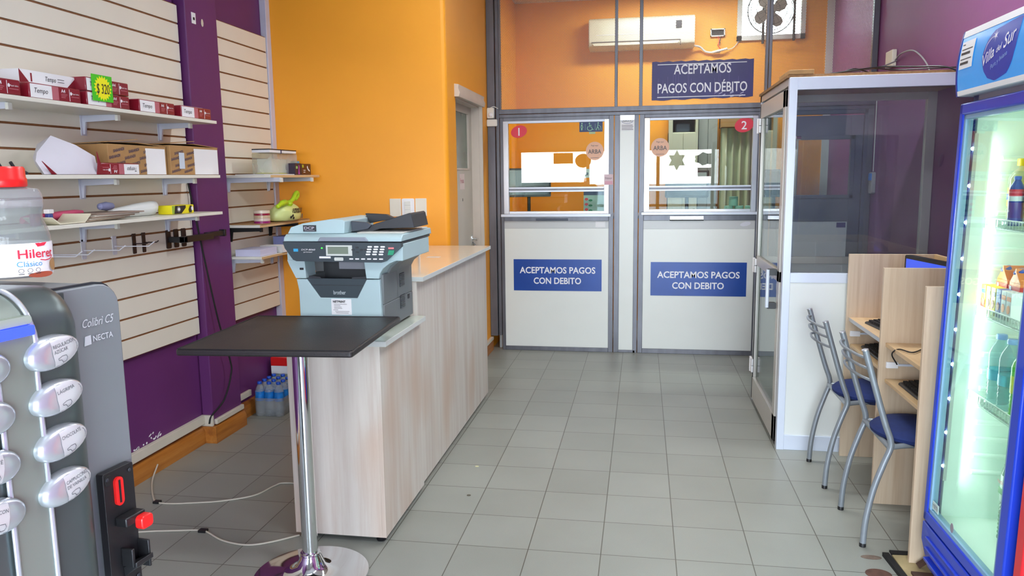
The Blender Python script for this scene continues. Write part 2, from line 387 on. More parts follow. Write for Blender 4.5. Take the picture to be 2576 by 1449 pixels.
# shop front behind the camera: masonry round a wide glazed opening
struct('wall_front', MB().box(-2.72, 1.7, -4.45, -4.30, 2.05, ZC, 'white').box(-2.72, -2.5, -4.45, -4.30, 0, 2.05, 'white').box(1.5, 1.7, -4.45, -4.30, 0, 2.05, 'white').box(-2.5, 1.5, -4.45, -4.30, 0, 0.06, 'white'),
       'white wall over and beside the street window of the shop', 'wall')
w4 = MB()
for x in (-2.5, -1.2, 0.1, 1.44): w4.box(x, x+0.06, -4.40, -4.34, 0.06, 2.05, 'alu')
w4.box(-2.5, 1.5, -4.40, -4.34, 0.06, 0.12, 'alu').box(-2.5, 1.5, -4.40, -4.34, 1.99, 2.05, 'alu').box(-2.5, 1.5, -4.40, -4.34, 0.95, 1.0, 'alu')
w4o = struct('window_4', w4, 'aluminium street window in front of the shop', 'window')
for x, z, w, h, m in ((-1.82, 1.77, .37, .20, 'groove'), (0.85, 1.50, .30, .16, 'redst'), (-0.55, 1.18, .28, .22, 'blue')):
    MB().box(x, x+w, -4.362, -4.36, z, z+h, m).build('poster', w4o)
MB().prism(ell(0, 0, .15, .13), (-1.26, -4.36, 1.82), X, Z, Y*.003, 'groove').build('poster', w4o)
MB().prism([((.17 if i % 2 == 0 else .10)*math.cos(R(30*i+90)), (.19 if i % 2 == 0 else .11)*math.sin(R(30*i+90))) for i in range(12)], (.47, -4.36, 1.80), X, Z, Y*.003, 'groove').build('poster', w4o)
MB().prism([((.19+.02*math.cos(7*R(i*15)))*math.cos(R(i*15)), (.11+.015*math.cos(7*R(i*15)))*math.sin(R(i*15))) for i in range(24)], (.98, -4.36, 1.82), X, Z, Y*.003, 'groove').build('poster', w4o)
MB().box(-2.44, -1.2, -4.39, -4.37, .12, 1.42, 'steel2').build('lower_panel', w4o)  # unseen opaque panel, added to block the bright street in the window reflections
# what stands outside: pavement and the pale house fronts opposite
struct('pavement', MB().box(-14, 14, -16, -4.45, -0.1, -0.02, mat('pavement_concrete', (170, 168, 160), .8)), 'concrete pavement and road outside the shop', 'ground')
ob = MB().box(-12, -5.2, -15.5, -14.5, 0, 1.5, mat('opposite_wall', (190, 170, 150), .8)).box(-3.6, 9, -15.5, -14.5, 0, 1.25, mat('opposite_wall_grey', (150, 160, 162), .8))
struct('wall_opposite', ob, 'low walls across the street', 'wall')
# baseboards and the white plastic strips on them
struct('baseboard_left', MB().prism([(0, 0), (.03, 0), (.03, .07), (.018, .095), (0, .10)], (-2.70, -1.9, 0), X, Z, Y*2.95, 'base').prism([(0, 0), (.03, 0), (.03, .07), (.018, .095), (0, .10)], (-2.70, 1.375, 0), X, Z, Y*.72, 'base')
       .prism([(0, 0), (.03, 0), (.03, .07), (.018, .095), (0, .10)], (-2.63, 1.03, 0), X, Z, Y*.345, 'base').box(-2.70, -2.60, 1.022, 1.032, 0, .10, 'base'), 'varnished orange wood baseboard along the purple wall', 'baseboard')
struct('trim_1', MB().box(-2.70, -2.672, -1.9, 1.03, .115, .165, 'strip').box(-2.70, -2.625, 1.03, 1.05, .10, .165, 'strip'), 'long white plastic strip above the wood baseboard', 'trim', bevel=.003)
struct('trim_2', MB().box(-2.64, -2.612, 1.06, 1.375, .105, .135, 'strip').box(-2.70, -2.68, 1.375, 1.6, .125, .165, 'strip'), 'short white plastic strip at the foot of the column', 'trim', bevel=.003)
struct('trim_3', MB().box(-2.70, -2.655, 2.045, 2.104, 0, ZC, mat('violet_white_trim', (206, 204, 220), .4)), 'white vertical corner trim between slat panel and orange wall', 'trim', bevel=.003)
struct('baseboard_corridor', MB().box(-1.471, -1.45, 3.36, 3.66, 0, .09, 'base').box(-1.471, -1.447, 3.36, 3.66, .095, .12, 'strip').box(-1.471, -1.45, 2.25, 2.52, 0, .09, 'base'), 'brown baseboard in the corner by the payment windows', 'baseboard')

# chips in the paint above the strip and an old socket hole on the column
chip = MB()
for k in range(16):
    y = 0.42+random.random()*.26; z = .168+random.random()*random.random()*.05
    chip.prism(ell(0, 0, .004+random.random()*.011, .002+random.random()*.005, 7, random.random()), (-2.6995, y, z), Y, Z, X*.0012, 'paper')
tag(chip.build('paint_chips'), 'white flakes where purple paint has come off above the strip', 'paint chips', kind='stuff')
sh = MB().box(-2.632, -2.627, 1.11, 1.15, 2.40, 2.46, 'paper').box(-2.6275, -2.6255, 1.122, 1.138, 2.42, 2.435, 'blackm')
tag(MB().prism(ell(0, 0, .012, .022, 9), (-2.6295, 1.215, 2.42), Y, Z, X*.002, 'strip').build('bare_wall_patch'), 'small oval bare patch right of the old socket hole', 'wall patch')
tag(sh.build('bare_wall_patch', bevel=.001), 'bare white patch of an old socket high on the purple column', 'wall patch')

# door_1: cream panel door in the corridor wall
d1 = MB().box(-1.56, -1.535, 2.50, 3.30, 0, 1.60, 'door').box(-1.56, -1.535, 3.17, 3.30, 1.60, 2.10, 'door').box(-1.56, -1.535, 2.50, 2.60, 1.60, 2.10, 'door').box(-1.56, -1.535, 2.6, 3.17, 2.03, 2.10, 'door').box(-1.56, -1.53, 3.16, 3.175, 1.60, 2.03, 'doorf').box(-1.56, -1.53, 2.6, 3.17, 1.59, 1.605, 'doorf')
do1 = struct('door_1', d1, 'cream painted door with a small frosted window at its top', 'door', bevel=.002)
MB().box(-1.552, -1.545, 2.6, 3.165, 1.605, 2.03, 'frost').build('door_pane', do1)
fr = MB()
prof = [(0, 0), (.028, 0), (.028, .02), (.018, .035), (.02, .06), (.008, .075), (0, .075)]
fr.prism(prof, (-1.471, 3.285, 0), X, Y, Z*2.17, 'doorf').box(-1.56, -1.471, 3.285, 3.30, 0, 2.10, 'doorf').box(-1.56, -1.471, 2.48, 3.30, 2.09, 2.105, 'doorf')
fr.prism([(0, 0), (.035, 0), (.042, .03), (.03, .06), (.034, .085), (0, .09)], (-1.471, 2.46, 2.10), X, Z, Y*.90, 'doorf')
fr.build('door_frame', do1, bevel=.002)
hb = MB().prism(rrect(-.02, .02, -.045, .045, .015), (-1.535, 3.235, 1.02), Y, Z, X*.006, 'chrome').tube([(-1.53, 3.235, 1.03), (-1.49, 3.235, 1.03), (-1.485, 3.22, 1.03), (-1.485, 3.17, 1.025)], .009, 'chrome').tube([(-1.53, 3.24, 1.0), (-1.515, 3.26, .98), (-1.51, 3.25, .94)], .006, 'chrome')
hb.prism(ell(0, 0, .006, .012, 10), (-1.535, 2.93, 1.36), Y, Z, X*.002, 'black')
hb.build('door_handle', do1)
nt_ = MB().box(-1.5345, -1.5335, 2.84, 3.0, 1.44, 1.56, mat('pinkish_paper', (232, 214, 206), .7)).text('Privado', (-1.5335, 2.85, 1.49), Y, Z, .04, mat('faded_pink_ink', (216, 150, 158), .6), width=.12)
nt_.build('door_notice', do1)

# ---------------------------------------------------------------- metal partition with the two payment windows
PY = 3.67
st = MB()
def bar(x0, x1, z0, z1, m='steel', y0=PY, y1=PY+.045, mb=None): (mb or st).box(x0, x1, y0, y1, z0, z1, m)
bar(-1.47, -1.405, .13, ZC, y0=PY-.03, y1=PY+.06)
bar(-1.40, -1.372, .13, ZC, y0=PY-.005, y1=PY+.06)
bar(-1.368, -1.340, 0, 2.035)
bar(-1.372, 1.665, 2.065, 2.105, y0=PY-.012); bar(-1.372, 1.665, 2.035, 2.062, y0=PY-.004)
bar(-1.372, -1.356, 2.105, ZC)
bar(-.388, -.364, 2.105, ZC, 'steel'); bar(-.186, -.158, 2.105, ZC); bar(.817, .838, 2.105, ZC); bar(.842, .866, 2.105, ZC); bar(1.622, 1.665, 0, ZC)
for a, b in ((-.432, -.392), (-.387, -.342), (-.220, -.184), (-.179, -.138)): bar(a, b, 0, 2.035)
bar(.776, .815, 0, 2.035); bar(.82, .88, 0, 2.035)
bar(-1.34, -.432, 0, .036, y0=PY-.004); bar(-.138, .80, 0, .040, y0=PY-.004); bar(-.35, -.20, 0, .022)
bar(-1.34, -.432, 1.15, 1.188, y0=PY-.004); bar(-.138, .78, 1.152, 1.196, y0=PY-.004)
bar(-1.34, -.432, 2.005, 2.035); bar(-.138, .78, 2.008, 2.035)
bar(-1.06, -.78, 1.153, 1.172, 'steel2', y0=PY-.012); bar(.08, .36, 1.158, 1.190, 'alu', y0=PY-.016); bar(.08, .36, 1.150, 1.158, 'blackm', y0=PY-.010)
part = struct('wall_partition', st, 'dark grey steel framework of the payment windows and mesh', 'partition', bevel=.002)
for nm, x0, x1 in (('a', -1.356, -.388), ('b', -.364, -.186), ('c', -.158, .817), ('d', .866, 1.622)):
    MB().box(x0, x1, PY+.018, PY+.020, 2.105, ZC, 'mesh').build('mesh_panel', part)
MB().box(-1.34, -.432, PY+.006, PY+.02, .036, 1.085, 'panel').box(-1.34, -.432, PY+.004, PY+.02, 1.085, 1.150, 'panelg').build('lower_panel', part, bevel=.001)
MB().box(-.138, .78, PY+.006, PY+.02, .040, 1.080, 'panel').box(-.138, .78, PY+.004, PY+.02, 1.080, 1.152, 'panelg').build('lower_panel', part, bevel=.001)
MB().box(-.342, -.220, PY+.006, PY+.02, .022, 2.035, 'panel').box(-.342, -.220, PY+.002, PY+.006, 1.99, 2.035, 'alu').build('filler_panel', part, bevel=.001)

def teller(name, x0, x1, zb, label):
    w = MB()
    w.box(x0, x0+.045, PY-.008, PY+.04, zb, 2.005, 'alu').box(x1-.040, x1, PY-.008, PY+.04, zb, 2.005, 'alu')
    w.box(x0+.045, x1-.04, PY-.004, PY+.03, 1.985, 2.005, 'aluw').box(x0+.045, x1-.04, PY, PY+.03, zb, zb+.022, 'alu')
    w.box(x0+.045, x1-.04, PY-.002, PY+.03, 1.428, 1.442, 'aluw').box(x0+.045, x1-.04, PY, PY+.028, 1.414, 1.428, 'steel').box(x0+.045, x1-.04, PY-.002, PY+.03, 1.400, 1.414, 'aluw')
    o = struct(name, w, label, 'window', bevel=.0015)
    MB().box(x0+.045, x1-.04, PY+.006, PY+.010, 1.441, 1.986, 'pglass').build('upper_pane', o)
    MB().box(x0+.045, x1-.04, PY+.014, PY+.018, zb+.02, 1.402, 'pglass').build('lower_pane', o)
    MB().box(x0-.02, x1+.02, PY-.055, PY+.03, zb-.024, zb, 'aluw').build('sill', o, bevel=.003)
    return o
teller('window_1', -1.340, -.432, 1.212, 'silver framed payment window marked 1')
teller('window_2', -.138, .776, 1.224, 'silver framed payment window marked 2')

# door_2: dark steel door beside the windows, seen through the glass booth
d2 = MB()
d2.box(.90, .945, PY, PY+.05, 0, 2.06, 'steel2').box(1.595, 1.622, PY, PY+.05, 0, 2.06, 'steel2').box(.9, 1.62, PY, PY+.05, 2.0, 2.06, 'steel2')
d2.box(.95, 1.06, PY+.008, PY+.045, .02, 1.99, 'steel2').box(1.50, 1.59, PY+.008, PY+.045, .02, 1.99, 'steel2').box(1.06, 1.5, PY+.008, PY+.045, 1.80, 1.99, 'steel2')
d2.box(1.06, 1.5, PY+.008, PY+.045, 1.14, 1.355, 'steel2').box(1.06, 1.5, PY+.008, PY+.045, .02, .12, 'steel2')
d2.box(1.03, 1.53, PY-.004, PY+.008, 1.80, 1.83, 'steel2').box(1.03, 1.53, PY-.004, PY+.008, 1.33, 1.355, 'steel2').box(1.03, 1.06, PY-.004, PY+.008, 1.33, 1.83, 'steel2').box(1.5, 1.53, PY-.004, PY+.008, 1.33, 1.83, 'steel2')
do2 = struct('door_2', d2, 'dark blue grey steel door with a square window', 'door', bevel=.002)
MB().box(1.06, 1.5, PY+.02, PY+.024, 1.355, 1.80, 'pglass').build('door_pane', do2)
MB().box(1.06, 1.5, PY+.014, PY+.03, .12, 1.14, 'panelg').box(1.42, 1.49, PY+.012, PY+.014, 1.09, 1.13, 'navy').build('door_panel', do2)

# window_3: louvred vent window high in the back room, a fan stands before it
w3 = MB()
for a in ((.755, .80, 2.84, ZC), (1.355, 1.40, 2.84, ZC), (.755, 1.40, 2.84, 2.885)): w3.box(a[0], a[1], 5.17, 5.25, a[2], a[3], 'white')
w3o = struct('window_3', w3, 'white framed louvre window high behind the mesh', 'window')
for k in range(5):
    z = 2.90+k*.085
    w3.__init__(); w3.obox((.80, 5.20, z), (.555, 0, 0), (0, .03, .075), (0, .004, -.001), glass('louvre_glass', (236, 240, 238), 1.4, .1, haze=.10))
    w3.build('louvre_pane', w3o)
MB().tube([(1.0, 5.16, 2.80), (1.0, 5.16, ZC)], .012, 'blackm').tube([(1.29, 5.16, 2.82), (1.29, 5.16, ZC)], .012, 'blackm').build('guard_bar', w3o)
MB().box(.76, 1.40, 5.30, 5.31, 2.84, ZC, 'pglass').build('window_pane', w3o)

# ---------------------------------------------------------------- slat panels
def slatwall(y0, y1, label):
    e = empty('slatwall', (-2.68, (y0+y1)/2, .655), label, 'slat wall')
    MB().box(-2.698, -2.6695, y0, y1, .655, 2.485, 'groove').build('backing_board', e)
    s = MB(); n = 18; p = (2.485-.655)/n
    for k in range(n): s.box(-2.6695, -2.664, y0, y1, .655+k*p+.0042, .655+(k+1)*p-.0052, 'cream')
    s.build('slat_face', e, bevel=.0012)
    return e
slatwall(-1.35, 1.03, 'larger cream slat panel left of the purple column')
slatwall(1.378, 2.04, 'narrower cream slat panel right of the purple column')
SX = -2.664
def shelf(y0, y1, zt, x1, bl, label, thick=.016, mt='shelf', bm='bracket', x0=SX, edge=None):
    e = empty('wall_shelf', ((x0+x1)/2, (y0+y1)/2, zt-thick), label, 'shelf', 'melamine shelves on the slat panels')
    MB().box(x0+.003, x1, y0, y1, zt-thick, zt, mt).build('shelf_board', e, bevel=.0015)
    if edge: MB().box(x1-.001, x1+.002, y0+.001, y1, zt-thick+.001, zt-.001, edge).build('bare_edge', e)
    for y, xt in bl:
        b = MB().prism([(0, 0), (xt-x0, 0), (xt-x0, -.024), (.02, -.030), (.012, -.085), (0, -.085)], (x0, y-.006, zt-thick), X, Z, Y*.012, bm)
        b.box(x0, x0+.004, y-.018, y+.018, zt-thick-.09, zt-thick, bm).box(xt-.002, xt+.012, y-.010, y+.010, zt-thick-.028, zt-thick-.002, bm if bm != 'bracket' else 'white')
        b.build('shelf_bracket', e, bevel=.001)
    return e
shelf(-1.15, .907, 1.848, -2.40, [(-.386, -2.49), (.224, -2.49), (.793, -2.49)], 'top white shelf holding the red paper packs')
shelf(-1.15, .907, 1.562, -2.40, [(-.40, -2.49), (.180, -2.49), (.798, -2.49)], 'middle white shelf holding the two cardboard boxes')
shelf(-1.15, .907, 1.366, -2.40, [(-.40, -2.49), (.159, -2.49), (.797, -2.49)], 'third white shelf with envelopes and bags, left panel')
shelf(1.385, 2.098, 1.562, -2.352, [(1.44, -2.315), (1.96, -2.35)], 'upper shelf of the right slat panel under the plastic box', edge='oakh')
shelf(1.385, 2.098, 1.260, -2.440, [(1.43, -2.46), (1.95, -2.47)], 'shelf of the right slat panel under the green bag', bm='blackm', edge='oakh')
shelf(1.385, 2.098, 1.066, -2.440, [(1.44, -2.47), (1.95, -2.47)], 'lowest shelf of the right slat panel with loose papers', edge='oakh')

# hooks and the black display arm in the groove above z 1.27
def hook(y, z, L, m, label, grp, tip=.022, name='slat_hook', plate=(.03, .085), rise=True):
    e = empty(name, (SX, y, z), label, 'hook', grp)
    a, b = plate
    MB().prism(rrect(-a/2, a/2, -b, 0, .006), (SX, y, z), Y, Z, X*.003, m).box(SX-.006, SX+.004, y-a/2, y+a/2, z-.004, z+.006, m).build('hook_plate', e, bevel=.0008)
    MB().tube([(SX+.003, y, z-.045), (SX+L*.85, y, z-.043), (SX+L, y, z-.043+tip)], .0028, m, n=8).build('hook_arm', e)
    return e
HZ = 1.268
wm = mat('hook_white_enamel', (206, 206, 214), .3)
for y, l in ((-.12, 'first white slat hook nearest the sweetener bottle'), (-.045, 'second white slat hook, close beside the first'), (.155, 'third white slat hook in the middle of the row'), (.365, 'last white slat hook beside the black ones')):
    hook(y, HZ, .215, wm, l, 'white slat hooks')
dk = mat('dark_brown_plastic', (42, 26, 24), .45)
hook(.512, HZ, .085, dk, 'short dark hook, left of the two', 'dark slat hooks', tip=.008, plate=(.028, .095)); hook(.588, HZ, .085, dk, 'short dark hook, right of the two', 'dark slat hooks', tip=.008, plate=(.028, .095))
e = empty('display_arm', (SX, .87, 1.2), 'black folding display arm hanging over the purple column edge', 'display arm')
for y in (.795, .865, .935): MB().prism(rrect(-.02, .02, -.10, .0, .008), (SX, y, HZ+.005), Y, Z, X*.006, dk).build('arm_plate', e)
MB().box(SX+.006, SX+.10, .79, .82, 1.205, 1.235, 'black').box(SX+.07, SX+.10, .79, 1.08, 1.203, 1.237, 'black').box(SX+.05, SX+.075, 1.06, 1.24, 1.212, 1.240, 'black').box(SX+.045, SX+.08, 1.23, 1.25, 1.206, 1.246, 'black').build('arm_bar', e, bevel=.002)

# ---------------------------------------------------------------- signs and stickers on the partition
def sign(name, label, cat, mb, group=None, bevel=0): return tag(mb.build(name, bevel=bevel), label, cat, group)
SY = PY-.016
for x0, x1, z0, z1, sc, l in ((-1.262, -.490, .538, .815, 1.0, 'narrower blue debit payments sign on the left panel, left of the white strip'), (-.072, .722, .508, .797, 1.0, 'wider blue debit payments sign on the right panel beside the booth')):
    y = PY+.004; m = MB().box(x0, x1, y-.001, y+.002, z0, z1, 'blue'); c = (x0+x1)/2; w = x1-x0
    m.text('ACEPTAMOS PAGOS', (c, y-.001, z0+.155), X, Z, .056, 'wtext', width=w*.86, align='c', bold=.02)
    m.text('CON DEBITO', (c, y-.001, z0+.062), X, Z, .056, 'wtext', width=w*.54, align='c', bold=.02)
    sign('payment_sign', l, 'sign', m)
m = MB()
n = 24; x0, x1 = -.083, .727
top = [(x0+(x1-x0)*i/n, 2.455+.004*math.sin(i*2.1)+.0*i) for i in range(n+1)]; bot = [(x0+(x1-x0)*i/n, 2.143+.006*i/n*2+.004*math.sin(i*1.3+1)) for i in range(n, -1, -1)]
m.prism(top[::-1]+bot[::-1], (0, PY-.001, 0), X, Z, Y*.003, 'navy')
m.text('ACEPTAMOS', (.322, PY-.002, 2.352), X, Z, .078, 'wtext', width=.455, align='c', bold=.012)
m.text('PAGOS CON DÉBITO', (.322, PY-.002, 2.203), X, Z, .078, 'wtext', width=.715, align='c', bold=.012)
m.box(x0+.045, x1-.055, PY-.0028, PY-.001, 2.428, 2.434, 'wtext').box(x0+.045, x1-.06, PY-.0028, PY-.001, 2.166, 2.172, 'wtext')
for i in range(26):
    xx = x0+.01+random.random()*.78; m.box(xx, xx+.002, PY-.0022, PY-.001, 2.15+random.random()*.1, 2.30+random.random()*.14, mat('pale_streak', (98, 84, 146), .5)) if i < 14 else None
for i in range(9):
    xx = x0+.5+random.random()*.24; zz = 2.15+random.random()*.04; m.prism([(0, 0), (.03, .012), (.028, .02), (.004, .008)], (xx, PY-.0012, zz), X, Z, -Y*.0012, mat('torn_edge', (170, 166, 200), .5))
sign('payment_banner', 'worn dark purple debit payments banner fixed to the mesh', 'sign', m)
for c, z, s, l, w, h in ((-1.202, 1.917, '1', 'pinkish red oval sticker reading one, upper left corner of the left window', .071, .051), (.666, 1.930, '2', 'deep red oval sticker reading two, upper right corner of the right window', .076, .058)):
    y = PY+.004; m = MB().prism(ell(0, 0, w, h, 32, .25), (c, y, z), X, Z, Y*.001, 'redst')
    m.text(s, (c, y-.0005, z-.034), X, Z, .068, 'wtext', align='c', bold=.01); sign('number_sticker', l, 'sticker', m)
for c, z, l in ((-.553, 1.742, 'round peach tax sticker below the accessibility sticker'), (-.008, 1.762, 'round peach tax sticker at the left edge of the right window')):
    y = PY+.004; m = MB().prism(ell(0, 0, .075, .077, 32), (c, y, z), X, Z, Y*.001, mat('translucent_peach', (226, 178, 150), .5))
    m.text('ARBA', (c, y-.0005, z-.022), X, Z, .036, 'gtext', width=.112, align='c', bold=.015).text('Pagá aquí', (c, y-.0005, z+.04), X, Z, .012, 'gtext', width=.06, align='c').box(c-.035, c+.035, y-.0012, y, z-.058, z-.055, 'gtext')
    sign('tax_sticker', l, 'sticker', m)
# accessibility sticker: pregnant person, wheelchair, walking with stick
y = PY+.004; nb = mat('dark_blue_sticker', (18, 40, 92), .4); ic = mat('pale_green_icon', (150, 196, 170), .5)
m = MB().box(-.683, -.487, y, y+.001, 1.902, 1.986, nb)
def ic_line(pts, r=.0035): m.tube([(p[0], y-.001, p[1]) for p in pts], r, ic, n=6)
m.prism(ell(0, 0, .006, .006, 12), (-.661, y, 1.973), X, Z, -Y*.001, ic); ic_line([(-.661, 1.964), (-.658, 1.948), (-.653, 1.942), (-.658, 1.934), (-.661, 1.916)]); ic_line([(-.665, 1.962), (-.668, 1.945), (-.664, 1.916)])
ic_line([(-.633, 1.917), (-.633, 1.968)], .0012); ic_line([(-.549, 1.917), (-.549, 1.968)], .0012)
m.prism(ell(0, 0, .006, .006, 12), (-.598, y, 1.973), X, Z, -Y*.001, ic); ic_line([(-.598, 1.965), (-.595, 1.943), (-.580, 1.943), (-.571, 1.920), (-.562, 1.922)]); ic_line([(-.594, 1.955), (-.580, 1.955)])
ic_line([(-.594+.021*math.cos(R(a)), 1.932+.019*math.sin(R(a))) for a in range(120, 350, 15)])
m.prism(ell(0, 0, .006, .006, 12), (-.524, y, 1.974), X, Z, -Y*.001, ic); ic_line([(-.526, 1.965), (-.529, 1.943), (-.520, 1.930), (-.516, 1.915)]); ic_line([(-.529, 1.943), (-.535, 1.930), (-.541, 1.915)]); ic_line([(-.524, 1.960), (-.512, 1.950), (-.503, 1.945), (-.500, 1.915)], .0022)
sign('accessibility_sticker', 'dark blue priority sticker with three pale figures, window 1', 'sticker', m)
m = MB().box(-.600, -.548, y, y+.001, 1.884, 1.902, mat('pale_green_note', (170, 190, 150), .6)); sign('paper_tag', 'tiny pale green tag below the priority sticker', 'tag', m)
m = MB().box(-.790, -.512, y+.012, y+.0135, 1.518, 1.592, mat('pale_strip_sign', (212, 222, 216), .4))
m.text('rapi', (-.782, y+.0115, 1.540), X, Z, .033, mat('orange_red_letters', (226, 96, 62), .5), width=.112, shear=.3, bold=.02).text('pa', (-.668, y+.0115, 1.540), X, Z, .033, mat('slate_letters', (74, 100, 130), .5), width=.062, shear=.3, bold=.02).text('go', (-.603, y+.0115, 1.540), X, Z, .033, mat('green_letters', (50, 130, 96), .5), width=.066, shear=.3, bold=.02)
sign('payment_brand_strip', 'pale strip with red, slate and green lettering inside window 1', 'sign', m)
m = MB().box(-.470, -.395, PY-.010, PY-.009, 1.455, 1.545, mat('pinkish_note', (214, 190, 196), .6)).text('Empujar', (-.462, PY-.010, 1.505), X, Z, .018, 'gtext', width=.058).box(-.465, -.40, PY-.0115, PY-.010, 1.46, 1.487, mat('pink_patch', (214, 160, 176), .6)); sign('window_note', 'small pinkish note taped to the right frame of window 1', 'note', m)
m = MB().box(-.336, -.226, PY+.0045, PY+.0058, 1.905, 2.02, 'paper').prism(ell(0, 0, .048, .022, 24), (-.281, PY+.0045, 1.985), X, Z, -Y*.0006, mat('sticker_outline_blue', (40, 60, 120), .5)).prism(ell(0, 0, .045, .019, 24), (-.281, PY+.0038, 1.985), X, Z, -Y*.0005, 'paper')
m.text('AGENCIA SFC', (-.281, PY+.0032, 1.978), X, Z, .015, 'btext', width=.078, align='c', bold=.02)
for k in range(4): m.box(-.328, -.236+.004*(k % 2), PY+.0035, PY+.0045, 1.948-k*.012, 1.952-k*.012, 'gtext')
sign('agency_sticker', 'white agency sticker on the strip between the windows', 'sticker', m)
m = MB().box(-.545, -.46, PY+.0025, PY+.0035, 1.095, 1.145, 'paper'); sign('blank_label', 'blank white label under the corner of window 1', 'label', m, bevel=.0004)
m = MB().prism(ell(0, 0, .045, .018, 9, .2), (.70, PY+.0035, 1.12), X, Z, -Y*.001, mat('peeled_tape', (214, 214, 222), .4)); sign('tape_scrap', 'torn clear tape scrap under the corner of window 2', 'tape', m)
# alarm sensor and box on the left post
e = empty('motion_sensor', (-1.44, PY-.03, 2.03), 'white motion sensor on the left steel post', 'sensor')
MB().prism(rrect(-.031, .031, 0, .088, .008), (-1.437, PY-.031, 2.030), X, Z, -Y*.035, 'white').build('sensor_body', e, bevel=.004)
MB().lathe([(0, .012), (.012, .010), (.018, .004), (.020, 0)], (-1.437, PY-.066, 2.058), 'paper', axis=(0, -1, 0)).build('sensor_lens', e)
MB().tube(spline([(-1.44, PY-.05, 2.118), (-1.41, PY-.04, 2.128), (-1.375, PY-.03, 2.112)]), .003, 'white').build('sensor_wire', e)
tag(MB().prism(rrect(-.045, .045, 0, .058, .008), (-1.425, PY-.031, 1.963), X, Z, -Y*.032, 'white').build('junction_box', bevel=.003), 'white plastic junction box right below the motion sensor', 'junction box')
# ================================================================ counters
e = empty('service_counter', (-1.42, 1.37, 0), 'tall pale wood counter with glossy cream top against the orange wall', 'counter')
MB().box(-1.228, -1.210, .545, 2.205, .025, 1.041, 'wash').box(-1.62, -1.228, .545, .563, .025, 1.041, 'wash').box(-1.62, -1.228, 2.187, 2.205, .025, 1.041, 'wash').build('counter_body', e, bevel=.001)
MB().box(-1.26, -1.245, .60, 2.18, 0, .03, 'blackm').build('plinth', e)
MB().box(-1.66, -1.175, .535, 2.205, 1.043, 1.066, 'top').box(-1.66, -1.174, .533, .535, 1.044, 1.065, 'topw').box(-1.175, -1.1735, .534, 2.20, 1.044, 1.065, 'topw').build('countertop', e, bevel=.001)
g = MB()
for k in (0, 1): g.box(-1.41, -1.33, 1.42+k*.03, 1.424+k*.03, 1.0662, 1.0672, 'paper')
g.build('top_scratch', e)
e = empty('printer_counter', (-1.40, .26, 0), 'low pale wood counter with pale green top carrying the printer', 'counter')
MB().box(-1.218, -1.200, -.035, .542, .025, .852, 'wash').box(-1.607, -1.218, -.035, -.017, .025, .852, 'wash').box(-1.607, -1.590, -.017, .542, .025, .852, 'wash').box(-1.55, -1.25, .02, .5, .025, .04, 'wash').build('counter_body', e, bevel=.001)
MB().box(-1.66, -1.170, -.045, .541, .854, .877, 'topl').box(-1.66, -1.169, -.047, -.045, .855, .876, 'topw').box(-1.170, -1.1685, -.046, .541, .855, .876, 'topw').build('countertop', e, bevel=.001)
for x, y in ((-1.235, -.0), (-1.57, .0), (-1.235, .5), (-1.57, .5)): MB().lathe([(.02, 0), (.022, .006), (.014, .012), (.008, .02), (.008, .03)], (x, y, 0), 'black', n=16).build('counter_foot', e)

# ================================================================ bar table
TX, TY = -1.408, -.325
e = empty('bar_table', (TX, TY, 0), 'black square bar table on one chrome pole before the printer', 'table')
c, s_ = math.cos(R(3.6)), math.sin(R(3.6)); u = Vector((c, s_, 0)); v = Vector((-s_*.9, c, 0))
h = MB(); hw, hl = .307, .318
h.prism(rrect(-hw, hw, -hl, hl, .012), Vector((TX, TY, .948)), u, v, Z*.022, 'leather'); h.build('table_top', e, bevel=.006, seg=3)
sm_ = MB(); 
for a, b in (((-hw+.01, -hl+.006), (hw-.01, -hl+.006)), ((hw-.006, -hl+.01), (hw-.006, hl-.01)), ((hw-.01, hl-.006), (-hw+.01, hl-.006)), ((-hw+.006, hl-.01), (-hw+.006, -hl+.01))):
    P0 = Vector((TX, TY, .9695))+u*a[0]+v*a[1]; P1 = Vector((TX, TY, .9695))+u*b[0]+v*b[1]; sm_.tube([P0, P1], .0035, 'black', n=6)
sm_.build('seam_piping', e)
MB().lathe([(.03, .04), (.03, .94)], (TX, TY, 0), 'chrome', n=40).build('pole', e)
MB().lathe([(.11, .940), (.11, .947)], (TX, TY, 0), 'black', n=32).lathe([(.05, .90), (.05, .94)], (TX, TY, 0), 'black', n=32).build('mounting_plate', e)
MB().lathe([(.218, 0), (.222, .004), (.22, .009), (.18, .013), (.11, .018), (.075, .028), (.055, .048), (.043, .075), (.037, .088)], (TX, TY, 0), 'chrome', n=72).build('base', e)
MB().lathe([(.031, .086), (.038, .088), (.040, .092), (.038, .096), (.031, .098)], (TX, TY, 0), 'chrome', n=40).build('pole_collar', e)
MB().prism([(-.01, 0), (.02, -.008), (.045, .006), (.04, .022), (.005, .018)], (TX-.085, TY+.125, .0165), X, Y, Z*.001, mat('blue_scuff', (40, 84, 130), .5)).build('scuff', e)

